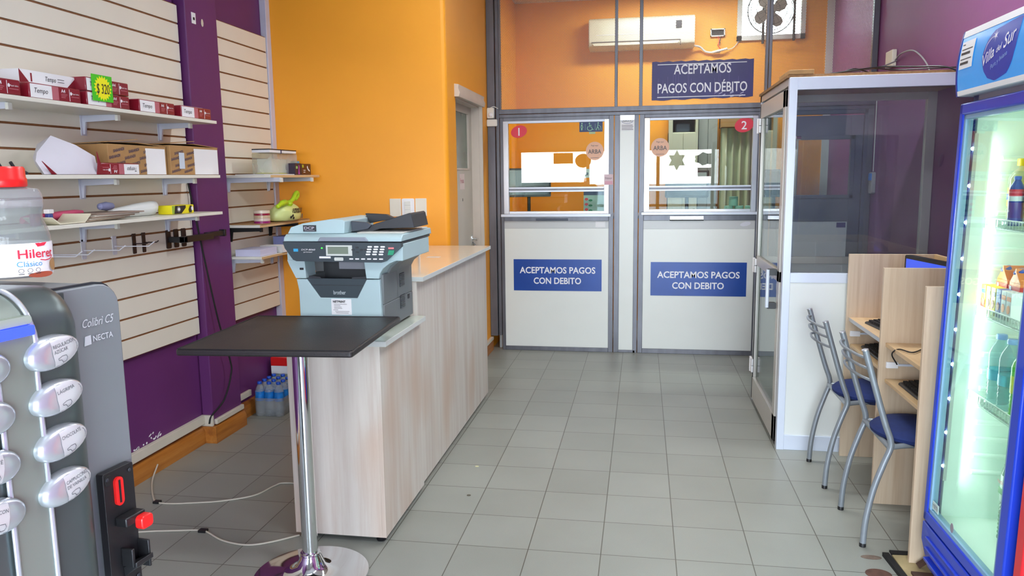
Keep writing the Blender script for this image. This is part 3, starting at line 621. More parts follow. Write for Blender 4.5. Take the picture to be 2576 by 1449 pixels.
# ================================================================ printer
pg = mat('printer_grey_green', (176, 200, 204), .42, var=.02); pg2 = mat('printer_light_top', (206, 206, 198), .45, var=.02)
pd = mat('printer_dark_slate', (54, 66, 72), .4, var=.05); ps = mat('printer_side_grey', (112, 118, 120), .5, var=.04); pk = mat('printer_charcoal', (44, 47, 52), .45, var=.05)
PF = .10   # front plane of the printer
e = empty('laser_printer', (-1.42, .33, .877), 'grey multifunction printer with a black paper tray on the low counter', 'printer')
x0, x1 = -1.600, -1.232
b = MB()   # body sides and back
b.box(x0+.002, x1+.006, PF+.02, .53, .889, 1.0, ps).box(x0+.01, x0+.04, PF+.02, .52, .88, .889, pk).box(x1-.04, x1-.01, PF+.02, .52, .88, .889, pk)
b.prism([(x0, 1.0), (x1+.006, 1.0), (x1+.006, 1.125), (x1+.02, 1.150), (x1+.055, 1.178), (x1+.085, 1.195), (x0-.045, 1.195), (x0-.038, 1.17), (x0-.010, 1.12)], (0, PF+.20, 0), X, Z, Y*.228, ps)
b.box(x0+.002, x0+.04, PF+.02, PF+.21, 1.0, 1.12, ps).box(x1-.04, x1+.006, PF+.02, PF+.21, 1.0, 1.13, ps).prism([(x1-.02, 1.12), (x1+.006, 1.125), (x1+.02, 1.150), (x1+.055, 1.178), (x1+.085, 1.195), (x1-.02, 1.195)], (0, PF+.09, 0), X, Z, Y*.11, ps)
b.build('printer_body', e, bevel=.004)
f = MB()   # front: lower cassette with notch
f.prism([(x0, .889), (x1, .889), (-1.236, 1.110), (-1.294, 1.110), (-1.338, 1.030), (-1.505, 1.030), (-1.562, 1.110), (-1.609, 1.110), (x0, 1.06)], (0, PF, 0), X, Z, Y*.03, pg)
f.build('paper_cassette', e, bevel=.003)
f = MB()   # cheeks of the output bay
f.prism([(-1.609, 1.114), (-1.562, 1.114), (-1.566, 1.190), (-1.645, 1.192), (-1.638, 1.172), (-1.622, 1.140)], (0, PF-.003, 0), X, Z, Y*.10, pg)
f.box(x0+.010, x0+.028, PF-.0045, PF-.003, 1.150, 1.159, 'black'); f.build('front_cheek', e, bevel=.003)
f = MB().prism([(-1.294, 1.114), (-1.237, 1.114), (-1.233, 1.135), (-1.218, 1.158), (-1.188, 1.180), (-1.158, 1.192), (-1.302, 1.192)], (0, PF-.003, 0), X, Z, Y*.10, pg)
f.build('front_cheek', e, bevel=.003)
f = MB()
f.prism([(-1.566, 1.112), (-1.560, 1.100), (-1.508, 1.026), (-1.335, 1.026), (-1.296, 1.100), (-1.290, 1.112)], (0, PF+.006, 0), X, Z, Y*.016, pd)
f.box(-1.56, -1.295, PF+.02, PF+.20, 1.085, 1.092, pk).prism([(-1.556, 1.10), (-1.49, 1.10), (-1.505, 1.118), (-1.556, 1.122)], (0, PF+.012, 0), X, Z, Y*.006, pk).prism([(-1.375, 1.10), (-1.30, 1.10), (-1.30, 1.122), (-1.36, 1.118)], (0, PF+.012, 0), X, Z, Y*.006, pk)
f.box(-1.555, -1.30, PF+.0052, PF+.0062, 1.083, 1.085, pk).text('brother', (-1.418, PF+.0055, 1.045), X, Z, .017, mat('silver_letters', (176, 186, 190), .4), width=.055, align='c', bold=.02)
f.build('output_tray', e, bevel=.001)
MB().box(-1.566, -1.295, PF+.19, PF+.20, 1.09, 1.19, pk).box(-1.435, -1.30, PF+.05, PF+.19, 1.148, 1.192, mat('inner_grey_cover', (128, 130, 138), .5)).build('output_bay', e, bevel=.002)
f = MB()   # control panel band
f.prism([(-1.648, 1.272), (-1.640, 1.245), (-1.605, 1.196), (-1.59, 1.190), (-1.215, 1.186), (-1.20, 1.190), (-1.128, 1.252), (-1.128, 1.268)], (0, PF-.030, 0), X, Z, Y*.03, pd)
yp = PF-.031
f.box(-1.455, -1.340, yp-.001, yp+.002, 1.214, 1.258, mat('lcd_bezel', (206, 210, 204), .4)).box(-1.447, -1.357, yp-.002, yp, 1.222, 1.252, mat('lcd_green_grey', (122, 134, 118), .3))
f.box(-1.60, -1.580, yp-.001, yp+.001, 1.231, 1.243, mat('cyan_badge', (60, 170, 220), .4)).text('DCP-8060', (-1.565, yp, 1.236), X, Z, .007, 'wtext', width=.062, shear=.2).text('printer', (-1.555, yp, 1.227), X, Z, .005, 'wtext', width=.04)
f.box(-1.486, -1.436, yp-.001, yp+.001, 1.203, 1.211, 'wtext').prism(ell(0, 0, .004, .003, 8), (-1.473, yp, 1.246), X, Z, -Y*.001, mat('green_led', (40, 220, 60), .4, emit=(60, 255, 60), estr=1.5))
f.prism(rrect(-.02, .02, -.007, .007, .004), (-1.40, yp, 1.200), X, Z, -Y*.001, mat('lcd_bezel', (206, 210, 204)))
for r_ in range(4):
    for q in range(3): f.prism(rrect(-.010, .010, -.0033, .0033, .003, 2), (-1.262+q*.028-r_*.003, yp, 1.252-r_*.0105), X, Z, -Y*.0015, 'paper')
for q in range(6): f.prism(rrect(-.009, .009, -.0028, .0028, .0025, 2), (-1.345+q*.026, yp, 1.201), X, Z, -Y*.0015, 'paper')
for q, r_ in ((0, 0), (1, 1), (-1, 1), (0, 2), (2, 1)): f.prism(ell(0, 0, .007, .0035, 10), (-1.318+q*.018, yp, 1.249-r_*.0095), X, Z, -Y*.0015, pk)
f.box(-1.182, -1.158, yp-.002, yp, 1.243, 1.250, mat('pink_stop_key', (226, 130, 130), .4)).prism([(-.014, -.014), (.010, -.014), (.016, .006), (-.008, .006)], (-1.172, yp, 1.232), X, Z, -Y*.002, mat('green_start_key', (30, 150, 110), .4))
f.build('control_panel', e, bevel=.001)
f = MB()   # scanner body and lid
f.box(-1.645, -1.130, PF-.002, .50, 1.190, 1.262, pg).prism([(PF-.028, 1.273), (PF-.022, 1.290), (PF, 1.302), (.52, 1.302), (.535, 1.273)], (-1.646, 0, 0), Y, Z, X*.52, pg)
f.box(-1.640, -1.130, PF, .52, 1.262, 1.273, pk).prism([(0, 0), (.225, 0), (.21, .018), (.012, .018)], (-1.492, PF-.033, 1.2735), X, Z, Y*.012, mat('lid_grip_grey', (140, 148, 160), .45))
f.build('scanner', e, bevel=.004)
f = MB()
f.prism([(-1.648, 1.303), (-1.392, 1.303), (-1.388, 1.355), (-1.40, 1.362), (-1.45, 1.364), (-1.575, 1.347), (-1.632, 1.330)], (0, PF+.02, 0), X, Z, Y*.36, pg)
f.box(-1.34, -1.135, PF+.03, .50, 1.302, 1.308, pg2)
f.build('document_feeder', e, bevel=.008, seg=3)
MB().box(-1.574, -1.516, PF+.016, PF+.0195, 1.312, 1.339, pk).text('DCP', (-1.569, PF+.0155, 1.322), X, Z, .011, 'alu', width=.046, bold=.03).box(-1.568, -1.522, PF+.015, PF+.016, 1.316, 1.3175, 'alu').build('badge', e)
f = MB()
f.prism([(-1.418, 1.304), (-1.372, 1.308), (-1.275, 1.342), (-1.128, 1.385), (-1.120, 1.380), (-1.108, 1.322), (-1.26, 1.318), (-1.30, 1.3045)], (0, PF+.10, 0), X, Z, Y*.22, pk)
f.prism([(-1.386, 1.352), (-1.312, 1.346), (-1.295, 1.335), (-1.31, 1.318), (-1.384, 1.306)], (0, PF+.085, 0), X, Z, Y*.014, mat('printer_slate', (60, 66, 76), .4)).prism([(-1.40, 1.375), (-1.30, 1.370), (-1.26, 1.350), (-1.38, 1.33)], (0, PF+.30, 0), X, Z, Y*.03, pk)
f.build('feeder_tray', e, bevel=.003)
f = MB()
for z0 in (1.065, .965):
    f = MB(); f.prism(rrect(-.035, .035, -.0, .062, .004), (x1+.0065, PF+.27, z0-.02), Y, Z, X*.001, pk)
    for k in range(9): f.box(x1+.007, x1+.011, PF+.24, PF+.30, z0-.017+k*.0066, z0-.0145+k*.0066, ps)
    f.build('side_vent', e)
MB().box(x1+.006, x1+.009, PF+.35, PF+.375, .975, .995, 'black').build('side_socket', e)
m = MB().box(-1.455, -1.365, PF-.0015, PF+.001, .958, 1.026, 'paper').text('NETPRINT', (-1.447, PF-.002, 1.010), X, Z, .0095, 'btext', width=.056, bold=.03)
for k, (a, w) in enumerate(((.012, .058), (.012, .028), (.012, .034), (.012, .036), (.008, .022), (.016, .064), (.020, .056))): m.box(-1.455+a, -1.455+a+w, PF-.0022, PF-.001, 1.0025-k*.0062, 1.004-k*.0062, 'gtext')
m.build('service_label', e)

# ================================================================ light switches on the orange wall
def wy(x): return 2.236-.1111*(-1.47-x)   # the orange wall is slightly skewed
for x, l in ((-1.842, 'blank beige cover plate left of the switch'), (-1.664, 'blank beige cover plate right of the switch')):
    tag(MB().prism(rrect(-.040, .040, -.062, .062, .004), (x, wy(x)+.004, 1.331), X, Z, -Y*.014, mat('ivory_plastic', (228, 222, 206), .4)).build('cover_plate', bevel=.002), l, 'cover plate')
e = empty('light_switch', (-1.753, 2.22, 1.331), 'white wall switch between two blank cover plates', 'switch')
MB().prism(rrect(-.044, .044, -.062, .062, .010), (-1.753, wy(-1.753)+.004, 1.331), X, Z, -Y*.017, 'paper').build('switch_plate', e, bevel=.002)
for k in (-1, 0, 1): MB().prism(rrect(-.021, .021, -.014, .014, .002), (-1.753, wy(-1.753)-.012, 1.331+k*.030), X, Z, -Y*.006, 'white').build('switch_key', e, bevel=.001)
tag(MB().tube([(-1.69, wy(-1.69)-.004, 1.270), (-1.69, wy(-1.69)-.004, 1.067)], .005, mat('grey_cable', (110, 122, 140), .5)).tube([(-1.684, wy(-1.684)-.003, 1.270), (-1.684, wy(-1.684)-.003, 1.067)], .004, 'white').build('cable'), 'grey cable dropping from the cover plates to the counter', 'cable')

# ================================================================ glass booth
BX0, BX1, BY0, BY1 = .607, 1.668, 1.355, 2.385
e = empty('glass_booth', ((BX0+BX1)/2, (BY0+BY1)/2, 0), 'white aluminium booth with glass walls and white lower panel', 'booth')
f = MB(); A = 'aluw'
f.box(BX0, BX0+.040, BY0, BY0+.045, 0, 2.03, A).box(BX1-.042, BX1, BY0, BY0+.045, 0, 2.03, A).box(BX0, BX0+.045, BY1-.045, BY1, 0, 2.03, A).box(BX1-.055, BX1, BY1-.045, BY1, 0, 2.03, 'alub')
f.box(BX0+.04, BX1, BY0+.002, BY0+.042, 1.966, 2.03, A).box(BX0+.04, BX1, BY0+.002, BY0+.042, .945, .998, A).box(BX0+.04, BX1, BY0+.002, BY0+.042, 0, .085, A)
f.box(BX0+.04, BX1, BY1-.042, BY1-.002, 1.985, 2.03, 'alub').box(BX0+.04, BX1, BY1-.042, BY1-.002, .94, .985, 'alub').box(BX0+.04, BX1, BY1-.042, BY1-.002, 0, .085, 'alub')
f.box(BX0, BX0+.04, BY0+.045, BY1, 1.99, 2.03, 'alub')
f.build('booth_frame', e, bevel=.0015)
MB().box(BX0+.04, BX1-.042, BY0+.012, BY0+.030, .085, .945, 'panel').build('front_panel', e)
MB().box(BX0+.04, BX1-.055, BY1-.030, BY1-.012, .085, .94, 'panelg').build('rear_panel', e)
MB().box(BX0+.04, BX1-.042, BY0+.018, BY0+.023, .998, 1.966, 'bglass').build('front_glass', e)
MB().box(BX0+.045, BX1-.055, BY1-.025, BY1-.020, .985, 1.985, 'bglass').build('rear_glass', e)
MB().box(BX0-.01, BX1, BY0+.02, BY1, 2.031, 2.046, mat('chipboard', (150, 112, 74), .9, var=.25, scale=60)).build('roof_board', e)
dx0, dx1, dy0, dy1 = BX0-.006, BX0+.030, 1.43, 2.335
d = MB()
d.box(dx0, dx1, dy0, dy0+.070, .02, 1.975, 'alub').box(dx0, dx1, dy1-.028, dy1, .02, 1.975, 'alub').box(dx0, dx1, dy0, dy1, 1.885, 1.975, 'alub').box(dx0, dx1, dy0, dy1, .02, .17, 'alub').box(dx0, dx1, dy0, dy1, .935, .995, 'alub')
d.box(dx1-.004, dx1+.004, dy1-.040, dy1-.026, .17, 1.885, 'black').box(dx0-.002, dx0+.004, dy1-.040, dy1-.028, .17, 1.885, 'black')
do = d.build('booth_door', e, bevel=.0015)
MB().box(dx0+.015, dx0+.020, dy0+.07, dy1-.028, .995, 1.885, 'pglass').build('upper_door_glass', do); MB().box(dx0+.015, dx0+.020, dy0+.07, dy1-.028, .17, .935, 'pglass').build('lower_door_glass', do)
MB().tube([(dx0-.050, 1.49, .785), (dx0-.050, 1.49, 1.0)], .010, 'aluw').build('pull_handle', do)
MB().prism(rrect(-.052, .0, -.018, .018, .008), (dx0, 1.485, .985), X, Z, Y*.03, 'black').build('handle_mount', do)
MB().prism(rrect(-.052, .0, -.018, .018, .008), (dx0, 1.485, .795), X, Z, Y*.03, 'black').build('handle_mount', do)
for z in (.25, .93, 1.84):
    MB().box(dx0-.012, dx0-.0, dy1-.05, dy1+.055, z-.045, z-.002, 'paper').box(dx0-.012, dx0-.0, dy1-.05, dy1+.055, z+.002, z+.045, 'paper').tube([(dx0-.010, dy1+.005, z-.048), (dx0-.010, dy1+.005, z+.048)], .008, 'paper').build('door_hinge', e, bevel=.001)
MB().tube([(BX0+.05, BY0+.05, 1.72), (BX0+.075, BY0+.06, 1.72)], .009, 'chrome').build('glass_stud', e)
MB().text('Villa del Sur', (1.18, BY0+.0235, 1.80), X, Z, .05, mat('faint_smear', (120, 124, 134), .7), width=.24, shear=.3).build('finger_writing', e) if False else None
tag(MB().obox((BX0-.004, BY0+.01, 2.047), (.125, 0, 0), (0, .30, 0), (0, 0, .022), mat('raw_wood', (172, 132, 84), .8, var=.12, scale=20)).build('wood_offcut', bevel=.002), 'short wood board lying on the front corner of the booth roof', 'board')
cb = [('black_cable', [(.80, 1.52, 2.055), (.95, 1.46, 2.068), (1.1, 1.5, 2.085), (1.25, 1.45, 2.075), (1.36, 1.37, 2.06), (1.44, 1.33, 2.02), (1.55, 1.33, 2.0), (1.655, 1.335, 2.05)], .0045, 'black', 'thick black cable drooping over the booth front rail'),
      ('black_cable', [(.76, 1.62, 2.052), (.9, 1.6, 2.075), (1.05, 1.58, 2.09), (1.2, 1.6, 2.08), (1.35, 1.5, 2.07), (1.62, 1.42, 2.066)], .0035, 'black', 'thin black cable lying along the booth roof board'),
      ('black_cable', [(.88, 1.70, 2.052), (.99, 1.66, 2.10), (1.12, 1.72, 2.08), (1.3, 1.66, 2.075), (1.5, 1.62, 2.06)], .0035, 'black', 'black cable looped at the back of the booth roof'),
      ('grey_cable', [(.90, 1.95, 2.052), (1.02, 2.1, 2.13), (1.25, 2.6, 2.20), (1.50, 3.0, 2.27), (1.655, 3.15, 2.33)], .005, mat('grey_sheath', (160, 158, 160), .6), 'grey cable rising from the booth roof to the wall box'),
      ('grey_cable', [(1.655, 3.19, 2.34), (1.64, 3.0, 2.36), (1.63, 2.7, 2.33), (1.635, 2.45, 2.20), (1.63, 2.36, 2.056)], .005, mat('grey_sheath', (160, 158, 160), .6), 'grey cable arching down the purple wall behind the booth')]
for nm, p, r, m, l in cb: tag(MB().tube(spline(p), r, m, n=8).build(nm), l, 'cable')
tag(MB().box(1.635, 1.669, 3.20, 3.36, 2.30, 2.42, mat('ivory_plastic', (228, 222, 206), .4)).build('wall_box', bevel=.006), 'ivory plastic box on the purple wall near the mesh', 'electrical box')
e = empty('entry_buzzer', (1.655, 3.60, 1.45), 'grey wall buzzer with bright blue top beside the dark door', 'buzzer')
MB().prism(rrect(-.045, .045, -.085, .085, .02), (1.669, 3.60, 1.45), -Y, Z, -X*.03, mat('buzzer_beige', (176, 172, 172), .5)).build('buzzer_body', e, bevel=.003)
MB().box(1.632, 1.640, 3.565, 3.628, 1.47, 1.525, mat('buzzer_blue', (0, 130, 226), .4)).build('buzzer_light', e)
tag(MB().tube([(1.664, 3.62, 1.54), (1.664, 3.625, 2.10)], .004, 'white').build('white_cable'), 'white cable running up from the blue topped buzzer', 'cable')
tag(MB().lathe([(.0, .006), (.012, .005), (.03, .002), (.032, 0)], (1.669, 2.22, 1.60), mat('purple_cap', (110, 56, 108), .5), axis=(-1, 0, 0), sy=1.5).build('pipe_cover'), 'round purple painted cap on the wall beside the booth', 'cap')
# ================================================================ computer desks
DX, DB = .925, 1.345
e = empty('computer_desk', (1.13, .70, 0), 'pale wood row desk divided into bays by tall panels', 'desk')
for y, x in ((1.305, .930), (.680, .922), (.090, .900)): MB().box(x, DB, y-.009, y+.009, 0, 1.108, 'oak').build('side_panel', e, bevel=.001)
MB().box(DB, DB+.018, .081, 1.314, 0, 1.108, 'oakh').build('back_panel', e, bevel=.001)
MB().box(.945, DB, .689, 1.296, .752, .770, 'oakh').box(.942, .945, .689, 1.296, .752, .770, 'alu').build('desk_top', e)
MB().box(.945, DB, .099, .671, .750, .768, 'oakh').build('desk_top', e, bevel=.001)
MB().box(.955, DB-.06, .695, 1.290, .612, .628, 'oakh').build('keyboard_shelf', e, bevel=.001)
MB().box(.948, DB-.06, .105, .665, .586, .602, 'oakh').build('keyboard_shelf', e, bevel=.001)
r_ = MB()
for y, z, sgn in ((1.295, .672, -1), (.690, .672, 1), (.670, .655, -1), (.100, .655, 1)):
    o = MB().box(.955, DB-.08, y, y+sgn*.012, z+.008, z+.018, 'aluw').box(.950, 1.00, y, y+sgn*.013, z-.002, z+.026, 'paper'); o.build('drawer_slide', e, bevel=.001)
def keyboard(x, y, z, label, rz=0.0):
    k = empty('keyboard', (x, y, z), label, 'keyboard', rz=rz)
    MB().prism([(0, 0), (.150, 0), (.150, .022), (.12, .026), (.004, .010)], (-.075, -.21, 0), X, Z, Y*.42, 'black').build('keyboard_case', k, bevel=.003, local=True)
    q = MB()
    for i in range(5):
        for j in range(16): q.box(-.058+i*.022, -.040+i*.022, -.198+j*.025, -.177+j*.025, .012+i*.0028, .021+i*.0028, 'blackm')
    q.build('key_block', k, local=True); return k
keyboard(1.075, .93, .770, 'black keyboard on the far desk top with its cord curled', .12)
keyboard(1.05, .36, .602, 'black keyboard on the sliding shelf of the near bay')
keyboard(1.06, 1.0, .628, 'black keyboard on the sliding shelf of the far bay')
def monitor(x, y, z, label, rz, w=.40, hh=.25, tilt=0, scr=None, stand=.12, cat='monitor'):
    k = empty('computer_monitor', (x, y, z), label, cat, rz=rz)
    MB().prism(rrect(-w/2, w/2, stand, stand+hh, .012), (0, -.012, 0), X, Z, Y*.03, 'black').build('monitor_case', k, bevel=.003, local=True)
    MB().box(-w/2+.018, w/2-.018, -.0135, -.012, stand+.02, stand+hh-.018, scr or mat('dark_screen', (20, 24, 30), .15)).build('screen', k, local=True)
    MB().tube([(0, .02, .01), (0, .02, stand+.05)], .016, 'black').build('monitor_stand', k, local=True)
    MB().prism(ell(0, 0, .09, .06), (0, .01, 0), X, Y, Z*.01, 'black').build('monitor_foot', k, bevel=.002, local=True)
    return k
bs = mat('blue_screen', (40, 60, 140), .2, emit=(46, 74, 200), estr=.8)
monitor(1.215, .98, .770, 'black monitor with a blue screen behind the middle desk panel', R(-80), w=.42, hh=.27, scr=bs, stand=.078)
monitor(1.215, .37, .768, 'black monitor in the near bay behind the last panel', R(-90), w=.40, hh=.25, stand=.07)
tag(MB().tube(spline([(1.10, .60, .772), (.99, .45, .775), (.955, .52, .772), (.94, .56, .74), (.97, .58, .69)]), .003, 'black').build('black_cable'), 'black cable curling over the near desk top edge', 'cable')
tag(MB().tube(spline([(1.13, .71, .776), (1.09, .70, .815), (1.05, .705, .81), (1.03, .712, .785)]), .002, 'black').build('black_wire'), 'thin cord curled above the far keyboard', 'cord')

# ================================================================ chairs
def make_chair(x, y, label):
    c = empty('dining_chair', (x, y, 0), label, 'chair', 'blue seat tube chairs at the desks')
    g = 'tubeg'
    for s in (-1, 1):
        yy = s*.18
        p = spline([(-.015, yy, .83), (.035, yy, .66), (.075, yy, .53), (.098, yy, .465), (.100, yy, .425), (.078, yy, .36), (.045, yy, .25), (.022, yy, .12), (.015, yy, .006)], 5)
        o = MB().tube(p, .0125, g, n=14).build('rear_leg', c, local=True)
        MB().lathe([(.0135, 0), (.0135, .012), (.0125, .016)], (.015, yy, 0), 'black', n=14).build('leg_cap', o, local=True)
        MB().lathe([(.0135, -.002), (.0135, .003), (.008, .005)], (-.016, yy, .83), 'alu', n=14, axis=(-.25, 0, 1)).build('tube_cap', o, local=True)
        p = spline([(.43, s*.155, .435), (.455, s*.165, .40), (.455, s*.170, .2), (.46, s*.175, .006)], 5)
        MB().tube(p, .0125, g, n=14).build('front_leg', c, local=True)
        MB().tube(spline([(.095, yy, .430), (.20, s*.150, .432), (.43, s*.155, .435)], 5), .011, g, n=10).build('seat_rail', c, local=True)
    MB().tube([(.098, -.18, .428), (.098, .18, .428)], .011, g).build('cross_rail', c, local=True)
    for k, z in enumerate((.795, .752, .705)):
        xx = -.006+k*.010
        p = spline([(xx, -.178, z), (xx-.030, -.12, z+.006), (xx-.045, -.0, z+.008), (xx-.030, .12, z+.006), (xx, .178, z)], 6)
        MB().tube(p, .006, g, n=8).build('back_slat', c, local=True)
    m = MB().lathe([(.0, -.026), (.10, -.024), (.17, -.014), (.196, .006), (.198, .018), (.185, .030), (.12, .040), (.0, .042)], (.272, 0, .436), 'bluef', n=40, sy=.98)
    m.build('seat', c, local=True)
    return c
ch = make_chair(.735, 1.01, 'grey tube chair with blue seat nearer the glass booth')
dup(ch, (.752, .405, 0), label='grey tube chair with blue seat nearer the drinks fridge')

# ================================================================ broken floor corner
e = empty('floor_trapdoor', (.93, .0, 0), 'broken floor corner with pale board and dark edges by the last desk panel', 'floor hatch')
MB().obox((.865, -.10, .001), (.32, .02, 0), (-.01, .24, 0), (0, 0, .012), mat('dirty_board', (172, 154, 112), .85, var=.2, scale=12)).build('hatch_board', e, bevel=.002)
MB().obox((.842, -.12, .0), (.024, 0, 0), (-.02, .27, 0), (0, 0, .016), 'blackm').obox((.86, .155, 0), (.30, .0, 0), (0, .035, 0), (0, 0, .008), 'blackm').obox((.88, -.035, .012), (.29, -.015, 0), (0, .03, 0), (0, 0, .010), mat('dark_wood_strip', (70, 46, 34), .8)).build('hatch_edge', e)
tag(MB().prism(ell(0, 0, .048, .040, 30), (.765, -.005, .0005), X, Y, Z*.001, mat('rusty_hole', (92, 62, 50), .8, var=.3, scale=30)).build('round_hole_disc'), 'round rusty brown hole in the grey floor, drawn as a dark disc', 'hole')  # the hole is only a flat disc, its darkness put into the colour
tag(MB().prism(ell(0, 0, .040, .018, 16), (.775, .13, .0004), X, Y, Z*.0006, mat('brown_stain', (112, 96, 84), .7, var=.3, scale=30)).build('floor_stain'), 'faint brown stain on the tile behind the round hole', 'stain')
tag(MB().prism([(0, 0), (.03, -.02), (.045, .02), (.07, .05), (.03, .055), (.012, .03)], (.835, .06, .0004), X, Y, Z*.002, mat('plaster_patch', (196, 204, 190), .9, var=.2, scale=30)).build('plaster_patch'), 'small white plaster patch at the broken floor corner', 'plaster')
tag(MB().obox((.925, .035, .014), (.10, .0, .085), (0, .018, 0), (-.01, 0, .012), mat('dark_wood_strip', (70, 46, 34), .8)).build('wood_stick'), 'dark wooden stick leaning on the base of the desk panel', 'stick')
tag(MB().obox((.96, -.01, .024), (.10, .0, .08), (0, .018, 0), (-.01, 0, .012), mat('dark_wood_strip', (70, 46, 34), .8)).build('wood_stick'), 'dark wooden stick leaning nearer the fridge', 'stick')
for x, y, s, l in ((-1.005, .875, .010, 'small cream crumb on the tiles beside the counter'), (-.965, .50, .010, 'dark speck on the tiles beside the low counter')):
    tag(MB().prism(ell(0, 0, s, s*.8, 12), (x, y, .0003), X, Y, Z*.002, 'card' if s < .0 else (mat('crumb_cream', (206, 204, 160), .7) if y > .6 else mat('crumb_dark', (90, 84, 70), .7))).build('floor_crumb'), l, 'crumb')

# ================================================================ cables on the left
wc = mat('white_cable_sheath', (196, 188, 172), .5)
tag(MB().tube(spline([(-2.79+.13, .55, .05), (-2.62, .44, .006), (-2.50, .27, .004), (-2.436, .208, .004), (-2.36, .200, .004), (-2.25, .225, .004), (-2.127, .265, .004), (-2.006, .348, .004), (-1.964, .47, .004), (-1.92, .515, .004), (-1.70, .52, .004)]), .004, wc, n=8).box(-2.45, -2.42, .195, .222, 0, .010, 'black').build('white_cable'), 'white cable on the floor, farther one with black tape', 'cable')
tag(MB().tube(spline([(-2.62, -.20, .004), (-2.326, -.096, .004), (-2.15, -.055, .004), (-2.067, -.040, .004), (-2.021, -.049, .004), (-1.907, -.115, .004), (-1.785, -.138, .004), (-1.696, -.100, .004), (-1.60, -.02, .004)]), .004, wc, n=8).box(-2.06, -2.025, -.055, -.028, 0, .010, 'black').build('white_cable'), 'white cable on the floor, nearer one bending to the counter foot', 'cable')
tag(MB().tube(spline([(-2.655, 1.005, 1.52), (-2.625, 1.035, 1.21), (-2.60, 1.121, .733), (-2.585, 1.195, .475), (-2.585, 1.20, .376), (-2.60, 1.13, .235), (-2.63, 1.035, .165), (-2.64, 1.02, .12)]), .005, 'blackm', n=8).build('black_cable'), 'black cable hanging down the purple column to the strip', 'cable')

# ================================================================ pack of water bottles on the floor
wp = glass('clear_plastic', (236, 242, 244), 1.35, .08, haze=.22); wb = mat('water_label_blue', (30, 122, 204), .35, var=.25, scale=40); cap = mat('blue_cap', (24, 84, 200), .4)
def bottle(x, y, z, label, grp, r=.031, h=.225, body=wp, lab=wb, capm=cap, lz=(.45, .72), nm='water_bottle', rings=True, cat='bottle'):
    b = empty(nm, (x, y, z), label, cat, grp)
    pr = [(r*.85, 0), (r, .006)]
    zz = .012
    while zz < h*.44 and rings: pr += [(r, zz), (r*.93, zz+.006)]; zz += .014
    pr += [(r, h*.45), (r, h*.72), (r*.85, h*.80), (r*.55, h*.88), (r*.40, h*.92), (r*.40, h*.94)]
    MB().lathe(pr, (0, 0, 0), body, n=20).build('bottle_body', b, local=True)
    if lab: MB().lathe([(r*1.01, h*lz[0]), (r*1.01, h*lz[1])], (0, 0, 0), lab, n=20).build('bottle_label', b, local=True)
    MB().lathe([(r*.46, h*.93), (r*.48, h*.935), (r*.48, h*.985), (r*.42, h), (0, h)], (0, 0, 0), capm, n=16).build('bottle_cap', b, local=True)
    return b
wb0 = None
for i in range(3):
    for j in range(4):
        loc = (-2.612+i*.066, 1.585+j*.066, 0); L_ = 'small water bottle with blue label and cap in the wrapped floor pack'
        if wb0 is None: wb0 = bottle(*loc, L_, 'wrapped water bottles on the floor')
        else: dup(wb0, loc)
f = MB(); wx0, wx1, wy0, wy1 = -2.646, -2.446, 1.551, 1.817
f.prism(rrect(wx0, wx1, wy0, wy1, .03), (0, 0, .002), X, Y, Z*.12, glass('shrink_film', (244, 246, 248), 1.3, .15, haze=.18), cap=False)
tag(f.build('shrink_wrap', solid=.0006), 'clear plastic film round the pack of water bottles', 'plastic film')
e = empty('cardboard_carton', (-2.62, 1.93, 0), 'pale stacked carton with red lid standing behind the water pack', 'carton')
MB().box(-2.665, -2.54, 1.86, 2.0, 0, .205, mat('pale_green_carton', (190, 206, 192), .6)).build('carton_body', e, bevel=.002)
MB().box(-2.667, -2.537, 1.857, 2.003, .205, .262, 'paper').box(-2.667, -2.537, 1.856, 2.003, .262, .32, 'red').build('carton_lid', e, bevel=.002)

# ================================================================ back room behind the windows
OF = mat('office_beige_laminate', (190, 190, 170), .4)
e = empty('cashier_desk', (.1, 4.0, 0), 'cashiers worktop running behind both payment windows', 'desk')
MB().box(-1.45, .80, 3.745, 4.30, 1.165, 1.19, 'panelg').build('worktop', e, bevel=.002)
for x in (-1.40, -.35, .75): MB().box(x-.012, x+.012, 3.76, 4.28, 0, 1.165, 'panelg').build('desk_panel', e)
ZD = 1.19
monitor(-1.17, 4.02, ZD, 'black monitor standing inside window 1', R(12), w=.40, hh=.26, stand=.16)
e = empty('computer_mouse', (-1.10, 3.86, ZD), 'black mouse on the worktop inside the first window', 'mouse')
MB().lathe([(.045, 0), (.047, .012), (.035, .03), (.015, .038), (0, .039)], (-1.10, 3.86, ZD), 'black', sy=.65).build('mouse_body', e)
tag(MB().lathe([(.12, 0), (.125, .006), (.10, .018), (0, .02)], (-.56, 3.76, ZD), 'black', sy=.5).build('black_tray'), 'low black tray at the bottom corner of window 1', 'tray')
e = empty('price_card', (-.56, 3.86, ZD), 'standing card with green and red pictures inside window 1', 'card')
m = MB().box(-.66, -.46, 3.86, 3.863, ZD, 1.40, mat('card_mint', (176, 206, 196), .5)).box(-.66, -.46, 3.858, 3.86, 1.365, 1.40, nb)
for k, (a, c) in enumerate(((1.33, 'redst'), (1.285, 'redst'), (1.24, 'redst'))): m.prism(ell(0, 0, .016, .012, 12), (-.635, 3.86, a), X, Z, -Y*.002, c).prism(ell(0, 0, .018, .010, 12), (-.60, 3.86, a-.01), X, Z, -Y*.002, mat('card_green', (30, 130, 90), .5))
m.build('card_sheet', e)
# card shapes hung inside the glass: brown board, ochre discs and stars
def hung(nm, label, poly, o, m): tag(MB().prism(poly, o, X, Z, Y*.003, m).build(nm), label, 'card')
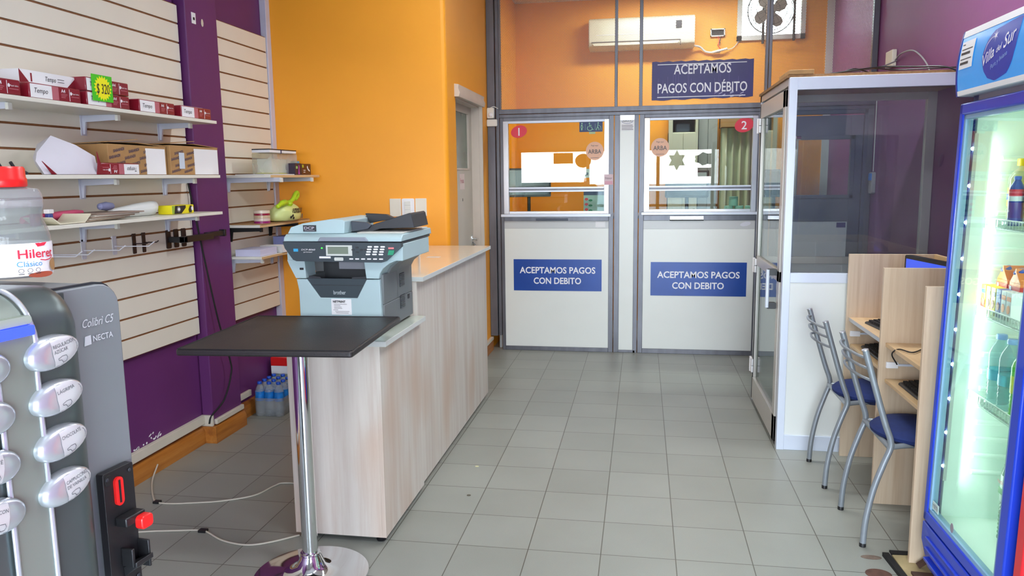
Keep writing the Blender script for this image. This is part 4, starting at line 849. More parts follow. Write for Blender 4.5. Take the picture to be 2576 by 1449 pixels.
#hung('star_card', 'six pointed star card hanging inside window 2', [((.052 if i % 2 == 0 else .030)*math.cos(R(30*i+90)), (.062 if i % 2 == 0 else .036)*math.sin(R(30*i+90))) for i in range(12)], (.195, PY+.16, 1.655), OF)
#hung('cloud_card', 'cloud shaped card hanging inside window 2', [((.062+.006*math.cos(7*R(i*15)))*math.cos(R(i*15)), (.036+.005*math.cos(7*R(i*15)))*math.sin(R(i*15))) for i in range(24)], (.345, PY+.16, 1.665), OF)
# lockers, curtain and boxes
lk = mat('locker_cream', (196, 194, 170), .4)
e = empty('storage_locker', (.26, 5.0, 0), 'tall cream locker with an open dark top bay seen in window 2', 'locker')
MB().box(.10, .385, 4.95, 5.19, 0, 1.95, lk).box(.10, .14, 4.93, 5.19, 0, 2.2, lk).box(.36, .385, 4.93, 5.19, 0, 2.2, lk).box(.10, .385, 4.93, 5.19, 2.17, 2.2, lk).box(.14, .36, 5.17, 5.19, 1.95, 2.17, 'blackm').build('locker_body', e, bevel=.002)
for x in (.122, .245): MB().box(x, x+.118, 4.932, 4.95, .05, 1.94, lk).build('locker_door', e, bevel=.002)
tag(MB().prism(rrect(0, .14, 0, .09, .02), (.17, 5.0, 1.952), X, Z, Y*.10, mat('dark_blue_bag', (46, 56, 70), .7)).build('folded_bag', bevel=.01), 'dark folded bag lying in the locker top bay', 'bag')
e = empty('grey_cabinet', (.47, 5.0, 0), 'narrow grey cabinet between locker and curtain', 'cabinet')
MB().box(.392, .575, 4.99, 5.19, 0, 2.16, mat('cabinet_grey', (150, 152, 146), .45)).build('cabinet_body', e, bevel=.002)
for x in (.394, .486): MB().box(x, x+.087, 4.972, 4.99, .04, 2.15, mat('cabinet_grey', (150, 152, 146), .45)).build('cabinet_door', e, bevel=.002)
cu = MB(); xs = [.60+i*.012 for i in range(27)]
fp = [(x, 4.93+.018*math.sin(i*1.05)+.006*math.sin(i*2.3)) for i, x in enumerate(xs)]
cu.prism(fp+[(x, y+.004) for x, y in fp[::-1]], (0, 0, .0), X, Y, Z*1.98, mat('pale_green_curtain', (192, 196, 164), .8), smooth=True)
tag(cu.build('curtain'), 'pale green curtain hanging in folds behind window 2', 'curtain')
tag(MB().box(.60, .93, 4.86, 5.12, 1.985, 2.14, 'card').build('cardboard_box', bevel=.002), 'cardboard box above the curtain behind window 2', 'box')
cu = MB(); xs = [1.10+i*.013 for i in range(19)]
fp = [(x, 4.93+.018*math.sin(i*1.2)+.006*math.sin(i*2.1)) for i, x in enumerate(xs)]
cu.prism(fp+[(x, y+.004) for x, y in fp[::-1]], (0, 0, .0), X, Y, Z*2.05, mat('pale_green_curtain', (192, 196, 164), .8), smooth=True)
tag(cu.build('curtain'), 'pale curtain seen through the square window of the dark door', 'curtain')
monitor(.24, 4.10, ZD, 'black monitor seen behind the glass of window 2', R(-10), w=.38, hh=.24, stand=.14)
e0 = None
rl = mat('mint_paper_roll', (150, 196, 178), .7)
for i, (x, y, z, l) in enumerate(((.575, 3.80, ZD, 'mint paper roll on the worktop, left of the bottom three'), (.658, 3.80, ZD, 'mint paper roll on the worktop, middle of the bottom three'), (.745, 3.80, ZD, 'mint paper roll on the worktop, right of the bottom three'), (.612, 3.80, ZD+.078, 'mint paper roll stacked on top of the other rolls'))):
    if e0 is None:
        e0 = empty('paper_roll', (x, y, z), l, 'paper roll', 'mint paper rolls inside window 2')
        MB().lathe([(.036, 0), (.037, .003), (.037, .074), (.036, .077), (.010, .077)], (0, 0, 0), rl, n=24).build('roll_paper', e0, local=True); MB().lathe([(.0095, .0), (.0095, .0765)], (0, 0, 0), 'blackm', n=12).build('roll_core', e0, local=True)
    else: dup(e0, (x, y, z), label=l)
tag(MB().lathe([(.022, 0), (.026, .055), (.024, .055), (.021, .004), (0, .004)], (.30, 3.80, ZD), 'pglass', n=20).build('drinking_glass'), 'small empty glass on the worktop inside window 2', 'glass')
e = empty('card_terminal', (.0, 3.85, ZD), 'grey card terminal on the worktop at the left of window 2', 'card terminal')
MB().prism([(0, 0), (.15, 0), (.15, .045), (.02, .02)], (0, 3.80, ZD), Y, Z, X*.08, mat('terminal_grey', (120, 130, 136), .4)).build('terminal_body', e, bevel=.004)
MB().box(.012, .068, 3.87, 3.93, ZD+.034, ZD+.0445, 'black').build('terminal_screen', e)

# air conditioner
acm = mat('air_conditioner_cream', (226, 220, 192), .35, var=.02)
e = empty('air_conditioner', (-.18, 5.1, 2.78), 'cream split air conditioner high on the orange rear wall', 'air conditioner')
pr = [(0, 0), (0, .30), (-.15, .30), (-.185, .285), (-.20, .25), (-.20, .07), (-.185, .03), (-.13, 0)]
MB().prism(pr, (-.70, 5.2, 2.785), Y, Z, X*1.04, acm).build('case', e, bevel=.012, seg=3)
MB().box(-.67, .20, 5.2-.204, 5.2-.190, 2.848, 2.854, 'gtext').box(.20, .205, 5.2-.200, 5.2-.17, 2.80, 2.85, 'gtext').build('louvre_gap', e)
MB().prism([(0, 0), (.86, 0), (.84, -.03), (.02, -.03)], (-.665, 5.2-.196, 2.845), X, Z, Y*.012, acm).build('louvre', e, bevel=.002)
MB().box(-.62, .30, 5.2-.2025, 5.2-.198, 2.915, 2.919, 'paper').build('trim_line', e)
MB().box(.155, .212, 5.2-.204, 5.2-.199, 2.955, 3.03, 'black').build('display', e)
tag(MB().tube(spline([(.33, 5.10, 2.80), (.40, 5.15, 2.79), (.46, 5.17, 2.745), (.55, 5.17, 2.735), (.60, 5.17, 2.74)]), .010, 'white').tube(spline([(.52, 5.15, 2.735), (.60, 5.14, 2.75), (.66, 5.15, 2.765)]), .012, 'white').build('power_cord'), 'twisted white cord hanging beside the air conditioner', 'cord')
e = empty('open_wall_box', (.56, 5.19, 2.93), 'open white wall box with loose red and black wires', 'electrical box')
f = MB()
for a in ((.50, .51, 2.89, 2.965), (.63, .64, 2.89, 2.965), (.50, .64, 2.89, 2.90), (.50, .64, 2.955, 2.965)): f.box(a[0], a[1], 5.17, 5.2, a[2], a[3], 'white')
f.box(.51, .63, 5.19, 5.2, 2.90, 2.955, 'blackm').build('box_frame', e)
MB().tube(spline([(.57, 5.18, 2.90), (.585, 5.17, 2.85), (.575, 5.16, 2.80), (.60, 5.16, 2.765)]), .004, 'red').build('red_wire', e); MB().tube(spline([(.61, 5.18, 2.90), (.595, 5.17, 2.86), (.59, 5.16, 2.80)]), .004, 'black').build('black_wire', e)
tag(MB().tube(spline([(.64, 5.17, 2.755), (.72, 5.18, 2.775), (.78, 5.19, 2.85), (.80, 5.17, 2.95)]), .004, 'white').build('white_cable'), 'thin white cable climbing from the cord to the vent window', 'cable')
# fan in front of the vent window
e = empty('wall_fan', (1.13, 5.05, 3.03), 'old grey metal fan hanging before the bright louvre window', 'fan')
fc = (1.045, 5.02, 3.08)
MB().lathe([(.05, 0), (.055, .03), (.05, .09), (.02, .11)], (fc[0], fc[1]+.03, fc[2]), mat('fan_grey', (120, 114, 104), .5), axis=(0, 1, 0)).build('motor', e)
MB().lathe([(.032, 0), (.030, -.02), (.0, -.03)], (fc[0], fc[1]+.02, fc[2]), mat('fan_grey', (120, 114, 104)), axis=(0, 1, 0)).build('hub', e)
for k in range(4):
    a = R(k*90+35); m = MB(); c, s_ = math.cos(a), math.sin(a)
    m.prism([(.02, -.02), (.06, -.058), (.11, -.068), (.155, -.045), (.168, .0), (.150, .042), (.10, .050), (.05, .030), (.02, .02)], fc, (c, .0, s_), (-s_*.96, .25, c*.96), (0, .002, 0), mat('fan_blade_grey', (146, 138, 126), .45, .3)).build('fan_blade', e)
g = MB()
for r_, yy in ((.215, 0), (.19, -.045), (.14, -.07), (.07, -.08)): g.tube([(fc[0]+r_*math.cos(R(a)), fc[1]+yy-.02, fc[2]+r_*math.sin(R(a))) for a in range(0, 360, 12)], .0025 if r_ < .2 else .005, 'black', n=6, closed=True)
for a in range(0, 360, 20):
    c, s_ = math.cos(R(a)), math.sin(R(a)); g.tube([(fc[0]+r_*c, fc[1]+yy-.02, fc[2]+r_*s_) for r_, yy in ((.215, 0), (.19, -.045), (.14, -.07), (.03, -.082))], .0015, 'black', n=5)
g.build('fan_guard', e)
MB().tube([(1.045, 5.14, 3.08), (1.045, 5.2, 3.08)], .02, 'black').tube([(1.045, 5.14, 3.08), (1.045, 5.14, ZC)], .012, 'black').build('fan_bracket', e)
# ================================================================ coffee machine (front towards the aisle, seen along its face)
CA = R(83.4)
cf = mat('fascia_grey', (134, 140, 144), .42, .3, var=.02); cd_ = mat('door_satin_grey_green', (88, 98, 98), .34, .55, var=.03); cl = mat('door_silver_green', (142, 152, 144), .36, .5, var=.03)
cs = mat('button_silver', (196, 200, 206), .25, .65, var=.02); cs2 = mat('button_label_silver', (206, 206, 208), .32, .35, var=.02); ce = mat('edge_dark', (42, 46, 52), .5)
kf = empty('coffee_machine', (-.9, -1.966, 0), 'grey coffee vending machine with oval silver buttons on a cabinet', 'coffee machine', rz=CA)
Wm = .45; ZT = 1.402
def sil(r, z0, z1, w0, w1, n=5):   # front outline in local x,z with rounded top corners
    return arc(w1-r, z1-r, r, 0, 90, n)+arc(w0+r, z1-r, r, 90, 180, n)+[(w0, z0), (w1, z0)]
MB().prism(sil(.035, .74, 1.388, -Wm, 0), (0, .005, 0), X, Z, Y*.50, cf).build('machine_body', kf, bevel=.002, local=True)
MB().prism(sil(.037, .738, 1.391, -Wm-.003, .003), (0, .012, 0), X, Z, Y*.006, ce).prism(sil(.037, .738, 1.391, -Wm-.003, .003), (0, .50, 0), X, Z, Y*.006, ce).build('edge_seam', kf, local=True)
# bulging door: grid over (s, path)
def door_depth(t):   # t: 0 at the door edge, 1 at the middle of the machine
    return .004+.046*(1-(1-min(1, t/.42))**2)
mid = -Wm/2
def door_grid(s0, s1, n, m, off=0.0, zlow=.955, rt=.055):
    vs = []; fs = []; path = [(0, zlow)]+[(0, zlow+(ZT-rt-zlow)*i/6) for i in range(1, 7)]
    path += [(rt*(1-math.cos(R(a)))*1.0, ZT-rt+rt*math.sin(R(a))) for a in range(10, 91, 10)]+[(.12, ZT-.001), (.40, ZT-.012)]
    for i in range(n+1):
        s = s0+(s1-s0)*i/n; t = 1-abs(s-mid)/(.130)
        for b, z in path:
            k = max(0, (z-(ZT-rt))/rt); vs.append((s, -(door_depth(max(0, t))+off)+b, z-(.012*(1-min(1, max(0, t)*2))**2 if b > 0 else 0)))
    q = len(path)
    for i in range(n):
        for j in range(q-1): fs.append((i*q+j, (i+1)*q+j, (i+1)*q+j+1, i*q+j+1))
    return vs, fs
g = MB(); v_, f_ = door_grid(mid-.130, mid+.130, 36, cd_); g.add(v_, f_, cd_, True)
g.box(mid-.126, mid+.126, .0, .40, .955, 1.385, cd_)
g.build('machine_door', kf, local=True)
g = MB(); v_, f_ = door_grid(mid-.026, mid+.026, 10, cl, off=.004, rt=.060); g.add(v_, f_, cl, True); g.box(mid-.026, mid+.026, -.048, .0, .955, 1.33, cl).build('centre_panel', kf, local=True)
for s in (mid+.026, mid-.026):
    p = [(s, -.055, .956), (s, -.055, 1.2), (s, -.055, 1.30), (s+(.003 if s > mid else -.003), -.054, 1.345)]+[(s+(.004 if s > mid else -.004)*0+(0), -.055+.055*(1-math.cos(R(a))), ZT-.055+.057*math.sin(R(a))) for a in range(20, 91, 14)]
    MB().tube(spline(p, 4), .0030, cs, n=8).build('chrome_line', kf, local=True)
g = MB(); g.prism(rrect(-.024, .024, -.006, .006, .002), (mid, -.0605, 1.358), X, Z, Y*.01, mat('blue_display', (40, 60, 235), .2, emit=(50, 70, 255), estr=1.2)); g.prism(rrect(-.026, .026, .007, .017, .004), (mid, -.055, 1.358), X, Z, Y*.02, mat('display_hood', (176, 188, 172), .3, .4))
g.build('display', kf, local=True)
def button(cx, cz, mirror, lines, hand=True):
    k = -1 if mirror else 1; t = 1-abs(cx-mid)/.130; d = -(door_depth(max(0, t)))
    yaw = -.38*k   # the button follows the curve of the door
    u = Vector((math.cos(yaw), -math.sin(yaw)*-1*0+math.sin(-yaw)*0, 0))
    u = Vector((1, 0, 0)); v = Vector((0, 0, 1)); w = u.cross(v)   # w points outwards (-y)
    u2 = (u*math.cos(.14*k)+v*math.sin(.14*k)); v2 = (v*math.cos(.14*k)-u*math.sin(.14*k))
    o = Vector((cx, d-.004, cz))
    def egg(sc, z, n=36):
        out = []
        for i in range(n):
            a = 2*math.pi*i/n; x = .0375*math.cos(a); y = .0205*math.sin(a)*(1-.12*math.cos(a)); out.append((x*sc*k, y*sc, z))
        return out
    b = MB(); rings = [egg(1, -.006), egg(1, .004), egg(.95, .008), egg(.82, .0115), egg(.5, .0135)]; n = 36
    vs = [o+u2*p[0]+v2*p[1]+w*p[2] for r_ in rings for p in r_]; fs = []
    for i in range(4):
        for j in range(n): fs.append((i*n+j, i*n+(j+1) % n, (i+1)*n+(j+1) % n, (i+1)*n+j))
    fs.append(tuple(4*n+j for j in range(n)))
    if mirror: fs = [f[::-1] for f in fs]
    b.add(vs, fs, cs, True); bo = b.build('selection_button', kf, local=True)
    # label inlay on the outer two thirds, laid on the dome
    def dome(p, q):
        rho = min(1, math.hypot(p/.0375, q/.0205)); ks = [(0, .0137), (.5, .0135), (.82, .0115), (.95, .008), (1.0, .004)]
        for (r0, h0), (r1, h1) in zip(ks, ks[1:]):
            if rho <= r1: return h0+(h1-h0)*(rho-r0)/(r1-r0)
        return .004
    i_ = MB(); vs = []; na, nr = 14, 6
    for ia in range(na+1):
        a = R(-103+206*ia/na); ex = .0375*.90*math.cos(a); ey = .0205*.92*math.sin(a)*(1-.12*math.cos(a))
        for ir in range(nr+1):
            t = ir/nr; px_ = -.009+(ex+.009)*t; py_ = ey*(.0+t) if t else ey*0; vs.append((px_*k, py_, dome(px_, py_)+.0006))
    fs = [(i*(nr+1)+j, (i+1)*(nr+1)+j, (i+1)*(nr+1)+j+1, i*(nr+1)+j+1) for i in range(na) for j in range(nr)]
    if k > 0: fs = [f[::-1] for f in fs]
    i_.add(vs, fs, cs2, True)
    q_ = MB()
    for q, ln in enumerate(lines):
        q_.text(ln[0], (-.007*k, .0060-q*.0068, 0), X, Y, .0046, mat('ink_grey', (86, 86, 92), .6), width=ln[1], align='l' if k > 0 else 'r', lift=0)
    if hand:   # small pointing hand drawn on the label
        hp = [(-.006, .0018), (.0, .0035), (.006, .003), (.0075, -.0005), (.006, -.0045), (.001, -.005), (-.0015, -.001), (-.006, 0)]
        for a, b2 in zip(hp, hp[1:]+hp[:1]): q_.tube([(.003*k+a[0], -.0095+a[1], 0), (.003*k+b2[0], -.0095+b2[1], 0)], .00035, mat('ink_grey', (86, 86, 92)), n=4)
    q_.v = [(v[0], v[1], dome(v[0], v[1])+.0010+v[2]) for v in q_.v]
    base_n = len(i_.v); i_.v += q_.v; mi_ = i_.mi(mat('ink_grey', (86, 86, 92)))
    for f in q_.f: i_.f.append(tuple(base_n+x for x in f)); i_.fm.append(mi_); i_.sm.append(False)
    i_.v = [tuple(o+u2*v[0]+v2*v[1]+w*v[2]) for v in i_.v]
    i_.build('button_label', bo, local=True)
for z, l in ((1.325, [('REGULACIÓN', .034), ('AZÚCAR', .020)]), (1.268, [('LÁGRIMA', .026)]), (1.210, [('CHOCOLATE', .030)]), (1.152, [('CAPPUCCINO', .034), ('DE VAINILLA', .030)])): button(mid+.0475, z, False, l)
for z, l in ((1.325, [('CAFÉ', .016)]), (1.268, [('CORTADO', .022)]), (1.210, [('TÉ', .008)]), (1.152, [('CON', .012)])): button(mid-.049, z, True, l)
pl = MB().prism(rrect(-.073, -.016, .935, 1.120, .003), (0, .002, 0), X, Z, -Y*.012, 'black')
pl.prism(rrect(-.070, -.058, 1.100, 1.116, .005), (0, -.010, 0), X, Z, -Y*.001, 'blackm')
for x, z in ((-.066, 1.110), (-.024, 1.110), (-.066, .944), (-.024, .944)): pl.lathe([(.003, 0), (.003, .001), (0, .002)], (x, -.0105, z), ce, n=12, axis=(0, -1, 0))
pc = pl.build('coin_plate', kf, local=True, bevel=.001)
MB().prism(rrect(-.0075, .0075, -.0215, .0215, .0072), (-.048, -.010, 1.087), X, Z, -Y*.004, 'red').box(-.0495, -.0465, -.0148, -.0138, 1.070, 1.104, 'blackm').build('coin_slot', pc, local=True)
MB().box(-.058, -.020, -.030, -.010, 1.036, 1.050, 'black').prism(rrect(-.041, -.018, 1.026, 1.046, .006), (0, -.028, 0), X, Z, -Y*.014, 'red').build('return_lever', pc, local=True, bevel=.002)
MB().prism([(0, 0), (-.024, .010), (-.024, .002), (0, -.016)], (-.05, -.010, .970), Y, Z, X*.034, 'black').box(-.052, -.047, -.030, -.010, .972, 1.000, 'black').box(-.020, -.016, -.030, -.010, .958, 1.000, 'black').build('coin_cup', pc, local=True, bevel=.001)
lt = MB().text('Colibrì C5', (-.070, .004, 1.331), X, Z, .012, mat('pale_grey_letters', (198, 204, 208), .4), width=.056, shear=.35)
lt.text('NECTA', (-.054, .004, 1.309), X, Z, .0085, mat('pale_grey_letters', (198, 204, 208)), width=.036, bold=.01).prism([(0, 0), (.012, .001), (.012, .014), (.002, .013)], (-.069, .0045, 1.305), X, Z, -Y*.0008, mat('pale_grey_letters', (198, 204, 208)))
lt.build('maker_lettering', kf, local=True)
MB().box(-Wm+.01, -.01, .02, .50, .02, .735, mat('cabinet_dark_grey', (70, 74, 78), .5)).build('machine_cabinet', kf, local=True, bevel=.003)
MB().box(-Wm+.02, -.02, .012, .02, .04, .72, mat('cabinet_dark_grey', (70, 74, 78), .5)).build('cabinet_door', kf, local=True, bevel=.003)
# clear sweetener bottle on the machine
def mw(s, d, z): # machine local -> world
    return Vector((-.9+s*math.cos(CA)-d*math.sin(CA), -1.966+s*math.sin(CA)+d*math.cos(CA), z))
bp_ = Vector((-1.025, -2.026, 1.401))
ang = math.atan2(-2.966-bp_.y, -.149-bp_.x)
e = empty('sweetener_bottle', bp_, 'clear sweetener bottle with red cap and white label on the coffee machine', 'bottle', rz=ang+R(90))
OV = .75
prf = [(.047, 0), (.052, .004), (.053, .030), (.0535, .055), (.051, .066), (.0465, .078), (.0455, .086), (.048, .098), (.0485, .106), (.047, .116), (.044, .122), (.026, .125), (.026, .127)]
cpl = glass('bottle_clear', (226, 228, 234), 1.3, .10, haze=.14)
MB().lathe(prf, (0, 0, 0), cpl, n=48, sy=OV).build('bottle_body', e, local=True)
MB().lathe([(.046, .004), (.050, .006), (.0515, .052), (.049, .065), (.0445, .078), (.0440, .086), (.046, .097), (0, .097)], (0, 0, 0), glass('sweetener_liquid', (222, 230, 222), 1.2, .05, haze=.06), n=40, sy=OV).build('liquid', e, local=True)
MB().lathe([(.030, .125), (.0315, .127), (.0315, .136), (.0302, .138), (.0300, .150), (.028, .153), (0, .153)], (0, 0, 0), 'red', n=40).build('bottle_cap', e, local=True)
lb = MB(); lb.lathe([(.0527, .003), (.0538, .030), (.0541, .048)], (0, 0, 0), 'paper', n=48, sy=OV)
def wrap(q, m):
    out = []
    for v in q.v:
        rr = .0546
        a = v[0]/.046; out.append((rr*math.sin(a), -rr*OV*math.cos(a)-.0004, v[1]))
    lb.add(out, q.f, m)
wrap(MB().text('Hileret', (.009, .0275, 0), X, Y, .0125, 'btext', width=.048, bold=.012, lift=0), mat('label_red', (214, 40, 66), .5))
wrap(MB().text('Clásico', (.007, .0160, 0), X, Y, .0078, 'btext', width=.029, lift=0), mat('label_blue', (60, 146, 200), .5))
for k in range(3): wrap(MB().tube([(.011+k*.0095+.0028*math.cos(R(a)), .0105+.0028*math.sin(R(a)), 0) for a in range(0, 360, 30)], .0003, 'gtext', n=4, closed=True), mat('ink_grey', (86, 86, 92))); wrap(MB().box(.008+k*.0095, .014+k*.0095, .0055, .0065, 0, .0001, 'gtext'), mat('ink_grey', (86, 86, 92)))
wrap(MB().prism([(0, 0), (.010, .001), (.015, .0055), (-.003, .005)], (.032, .0425, 0), X, Y, Z*.0001, 'red'), mat('label_red', (214, 40, 66)))
wrap(MB().tube([(.034, .0245, 0), (.042, .023, 0), (.050, .024, 0), (.056, .0265, 0)], .0007, 'red', n=5), mat('label_red', (214, 40, 66)))
wrap(MB().prism(ell(0, 0, .009, .009, 18), (.058, .016, 0), X, Y, Z*.0001, 'card'), 'card')
wrap(MB().prism(ell(0, 0, .018, .004, 18), (.036, .0035, 0), X, Y, Z*.0001, 'card'), mat('biscuit_brown', (170, 80, 56), .6))
lb.build('bottle_label', e, local=True)

# ================================================================ drinks fridge (front faces the aisle)
fb = mat('fridge_blue', (24, 60, 190), .3, var=.05, coat=.3); fb2 = mat('fridge_blue_dark', (22, 40, 140), .4, var=.08); fw = mat('fridge_liner', (226, 240, 230), .35, var=.01); gk = mat('gasket_blue_grey', (130, 166, 196), .5)
e = empty('drinks_fridge', (.893, -.036, 0), 'tall blue glass door drinks fridge with lit shelves', 'fridge'); e.rotation_euler = (0, R(1.15), 0)
FW = .625
def L(o): return dict(local=True, **o)
f = MB()
f.box(.04, .66, -.022, 0, .06, 1.80, fb2).box(.04, .66, -FW, -FW+.022, .06, 1.80, fb2).box(.64, .66, -FW, 0, .06, 1.80, fb2).box(.04, .66, -FW, 0, 1.77, 1.80, fb2).box(.04, .66, -FW, 0, .06, .245, fb2)
f.build('fridge_cabinet', e, bevel=.004, local=True)
f = MB()
f.box(.045, .63, -.040, -.022, .25, 1.77, fw).box(.045, .63, -FW+.022, -FW+.040, .25, 1.77, fw).box(.62, .64, -FW+.02, -.02, .25, 1.77, fw).box(.045, .63, -FW+.03, -.03, 1.735, 1.77, fw).box(.045, .63, -FW+.03, -.03, .245, .285, fw)
for k in range(19):
    z = .46+k*.062
    f.tube([(.13, -.042, z), (.56, -.042, z)], [.010]*2, fw, n=10)
f.build('fridge_liner', e, bevel=.002, local=True)
f = MB()
f.prism([(0, .245), (0, .175), (.03, .06), (.05, .06), (.05, .245)], (0, -FW, 0), X, Z, Y*FW, fb)
for k in range(3): f.prism([(-.008, .205-k*.04), (-.004, .19-k*.04), (.03, .185-k*.04), (.03, .21-k*.04)], (0, -FW+.05, 0), X, Z, Y*(FW-.10), fb)
f.build('base_grille', e, bevel=.004, local=True)
for x in (.08, .60):
    for y in (-.05, -FW+.05): MB().lathe([(.02, 0), (.02, .02), (.012, .025), (.012, .062)], (x, y, -x*.02), 'blackm', n=14).build('fridge_foot', e, local=True)
d = MB()
d.box(0, .034, -.030, 0, .252, 1.762, fb).box(0, .034, -FW, -FW+.052, .252, 1.762, fb).box(0, .034, -FW, 0, 1.722, 1.762, fb).box(0, .034, -FW, 0, .252, .292, fb)
do = d.build('fridge_door', e, bevel=.006, local=True, seg=3)
d = MB(); a0, a1, b0, b1 = -FW+.052, -.030, .292, 1.722
d.box(.006, .030, a1-.014, a1, b0, b1, gk).box(.006, .030, a0, a0+.014, b0, b1, gk).box(.006, .030, a0, a1, b0, b0+.014, gk).box(.006, .030, a0, a1, b1-.014, b1, gk); d.build('door_gasket', do, local=True)
MB().box(.012, .016, a0+.010, a1-.010, b0+.01, b1-.01, 'fglass').build('door_glass', do, local=True)
MB().box(.0105, .0118, a1-.075, a1-.02, b0+.022, b0+.052, mat('sticker_plate', (206, 226, 220), .4)).text('YETI', (.010, a1-.024, b0+.030), -Y, Z, .015, 'gtext', width=.046).build('yeti_sticker', do, local=True)
MB().prism(ell(0, 0, .013, .017, 20), (.0105, a1-.20, b0+.03), -Y, Z, X*.001, mat('round_sticker', (150, 140, 150), .4)).build('round_sticker', do, local=True)
h = MB()   # bulging light box on top
def hx(z): return -.018+.010*((z-1.875)/.1)**2   # front x of the header at height z
cur = [(hx(z), z) for z in [1.785+.215*i/14 for i in range(15)]]
hp = cur+[(.30, 2.0), (.30, 1.785)]
h.prism(hp, (0, -FW, 0), X, Z, Y*FW, fw)
h.build('header_case', e, bevel=.002, local=True)
h = MB()
cur2 = [(x-.003, z) for x, z in cur]
h.prism([(x-.004, z) for x, z in cur]+[(.31, 2.003), (.31, 1.782)], (0, -.006, 0), X, Z, Y*.010, fb2); h.build('header_end_cap', e, local=True); h = MB(); h.prism([(x-.004, z) for x, z in cur]+[(.31, 2.003), (.31, 1.782)], (0, -FW-.004, 0), X, Z, Y*.010, fb2); h.build('header_end_cap', e, local=True)
sky = mat('header_sky_blue', (44, 140, 214), .25, var=.06, emit=(44, 140, 214), estr=.25); dkb = mat('logo_deep_blue', (18, 52, 150), .3, emit=(18, 52, 150), estr=.2)
g = MB(); zs = [1.803+i*(1.976-1.803)/10 for i in range(11)]
g.prism([(hx(z)-.0025, z) for z in zs]+[(hx(z)+.004, z) for z in zs[::-1]], (0, -FW+.004, 0), X, Z, Y*(FW-.012), sky)
g.build('header_panel', e, local=True)
def hproj(q, lift): q.v = [(hx(v[2])-lift, v[1], v[2]) for v in q.v]; return q
g = MB(); dp = [(.20, 1.88), (.203, 1.905), (.225, 1.94), (.262, 1.962), (.30, 1.972), (.436, 1.974), (.434, 1.94), (.425, 1.89), (.408, 1.85), (.38, 1.822), (.34, 1.808), (.29, 1.807), (.245, 1.818), (.215, 1.845)]
grid = []
ns = 14   # sliced so that the drop follows the curved front
def clip_w(z):
    ys = []
    for i in range(len(dp)):
        (a0, z0), (a1, z1) = dp[i], dp[(i+1) % len(dp)]
        if (z0-z)*(z1-z) <= 0 and abs(z1-z0) > 1e-6: ys.append(a0+(a1-a0)*(z-z0)/(z1-z0))
    return min(ys), max(ys)
rows = [1.8072+(1.9735-1.8072)*i/ns for i in range(ns+1)]; vs = []
for z in rows:
    a0, a1 = clip_w(z); vs += [(hx(z)-.0034, -a0, z), (hx(z)-.0034, -a1, z)]
g.add(vs, [(2*i, 2*i+1, 2*i+3, 2*i+2) for i in range(ns)], dkb); g.build('logo_drop', e, local=True)
tu = Vector((0, -math.cos(.28), math.sin(.28))); tv = Vector((0, math.sin(.10), math.cos(.10)))
g = MB()
g.text('Villa', (0, -.208, 1.858), tu, tv, .036, 'wtext', width=.082, shear=.2, bold=.008).text('del', (0, -.300, 1.887), tu, tv, .020, 'wtext', width=.036, shear=.2).text('Sur', (0, -.346, 1.893), tu, tv, .042, 'wtext', width=.074, shear=.2, bold=.008)
g.text('Pura y liviana', (0, -.268, 1.842), tu, tv, .014, mat('pale_blue_letters', (150, 186, 226), .5), width=.112, shear=.2)
for a in range(0, 180, 30):
    c, s_ = math.cos(R(a)), math.sin(R(a)); l = .020 if a % 60 == 30 else .012
    g.prism([(-l*c, -l*s_), (.0016*s_, -.0016*c), (l*c, l*s_), (-.0016*s_, .0016*c)], (0, -.279, 1.943), -Y, Z, X*.0001, 'wtext')
g.tube(spline([(0, -.214, 1.897), (0, -.226, 1.922), (0, -.250, 1.938), (0, -.275, 1.942)]), .0012, 'wtext', n=5)
hproj(g, .0046); g.build('logo_lettering', e, local=True)
g = MB()
for z in [1.872+i*.015 for i in range(6)]: g.add([(hx(z), -.020, z), (hx(z), -.125, z), (hx(z+.015), -.125, z+.015), (hx(z+.015), -.020, z+.015)], [(0, 1, 2, 3)], 'paper')
for k, w in enumerate((.020, .085, .070, .085, .065)): g.box(-.0002, .0, -.028-w, -.028, 1.950-k*.016, 1.953-k*.016+(.005 if k in (2, 4) else 0), 'gtext')
for i, v in enumerate(g.v): g.v[i] = (hx(v[2])-(.0042 if i < 24 else .0050), v[1], v[2])
g.build('asset_label', e, local=True)
wh = MB()
for zz in ((1.786, 1.802), (1.977, 2.0)):
    z5 = [zz[0]+(zz[1]-zz[0])*i/4 for i in range(5)]; wh.prism([(hx(z)-.004, z) for z in z5]+[(hx(z)+.004, z) for z in z5[::-1]], (0, -FW+.006, 0), X, Z, Y*(FW-.014), 'paper')
wh.build('header_trim', e, local=True)
MB().box(.03, .20, -.07, -.03, 1.762, 1.786, fb2).box(.03, .20, -FW, -.03, 1.765, 1.786, mat('gap_grey', (150, 146, 160), .5)).build('header_support', e, local=True)
led = mat('led_white', (240, 255, 250), .3, emit=(225, 255, 245), estr=40)
g = MB().box(.038, .050, -.047, -.034, .42, 1.66, 'alu')
g.build('light_strip', e, local=True)
g = MB()
for k in range(10): g.lathe([(.006, 0), (.006, .002), (0, .003)], (.0375, -.041, .475+k*.126), led, n=10, axis=(-.35, -.9, 0))
g.build('light_dots', e, local=True)
for sgn, yy in ((1, -.06), (-1, -FW+.06)):
    dl = bpy.data.lights.new('fridge_light', 'AREA'); dl.shape = 'RECTANGLE'; dl.size = 1.25; dl.size_y = .02; dl.energy = 2.3; dl.color = (.90, 1.0, .95)
    ol = bpy.data.objects.new('fridge_light', dl); COL.objects.link(ol); ol.parent = e; ol.location = (.075, yy, 1.03)
    ol.rotation_euler = Vector((.75, -sgn*.66, 0)).to_track_quat('-Z', 'X').to_euler()
wr = mat('white_wire', (226, 234, 230), .35)
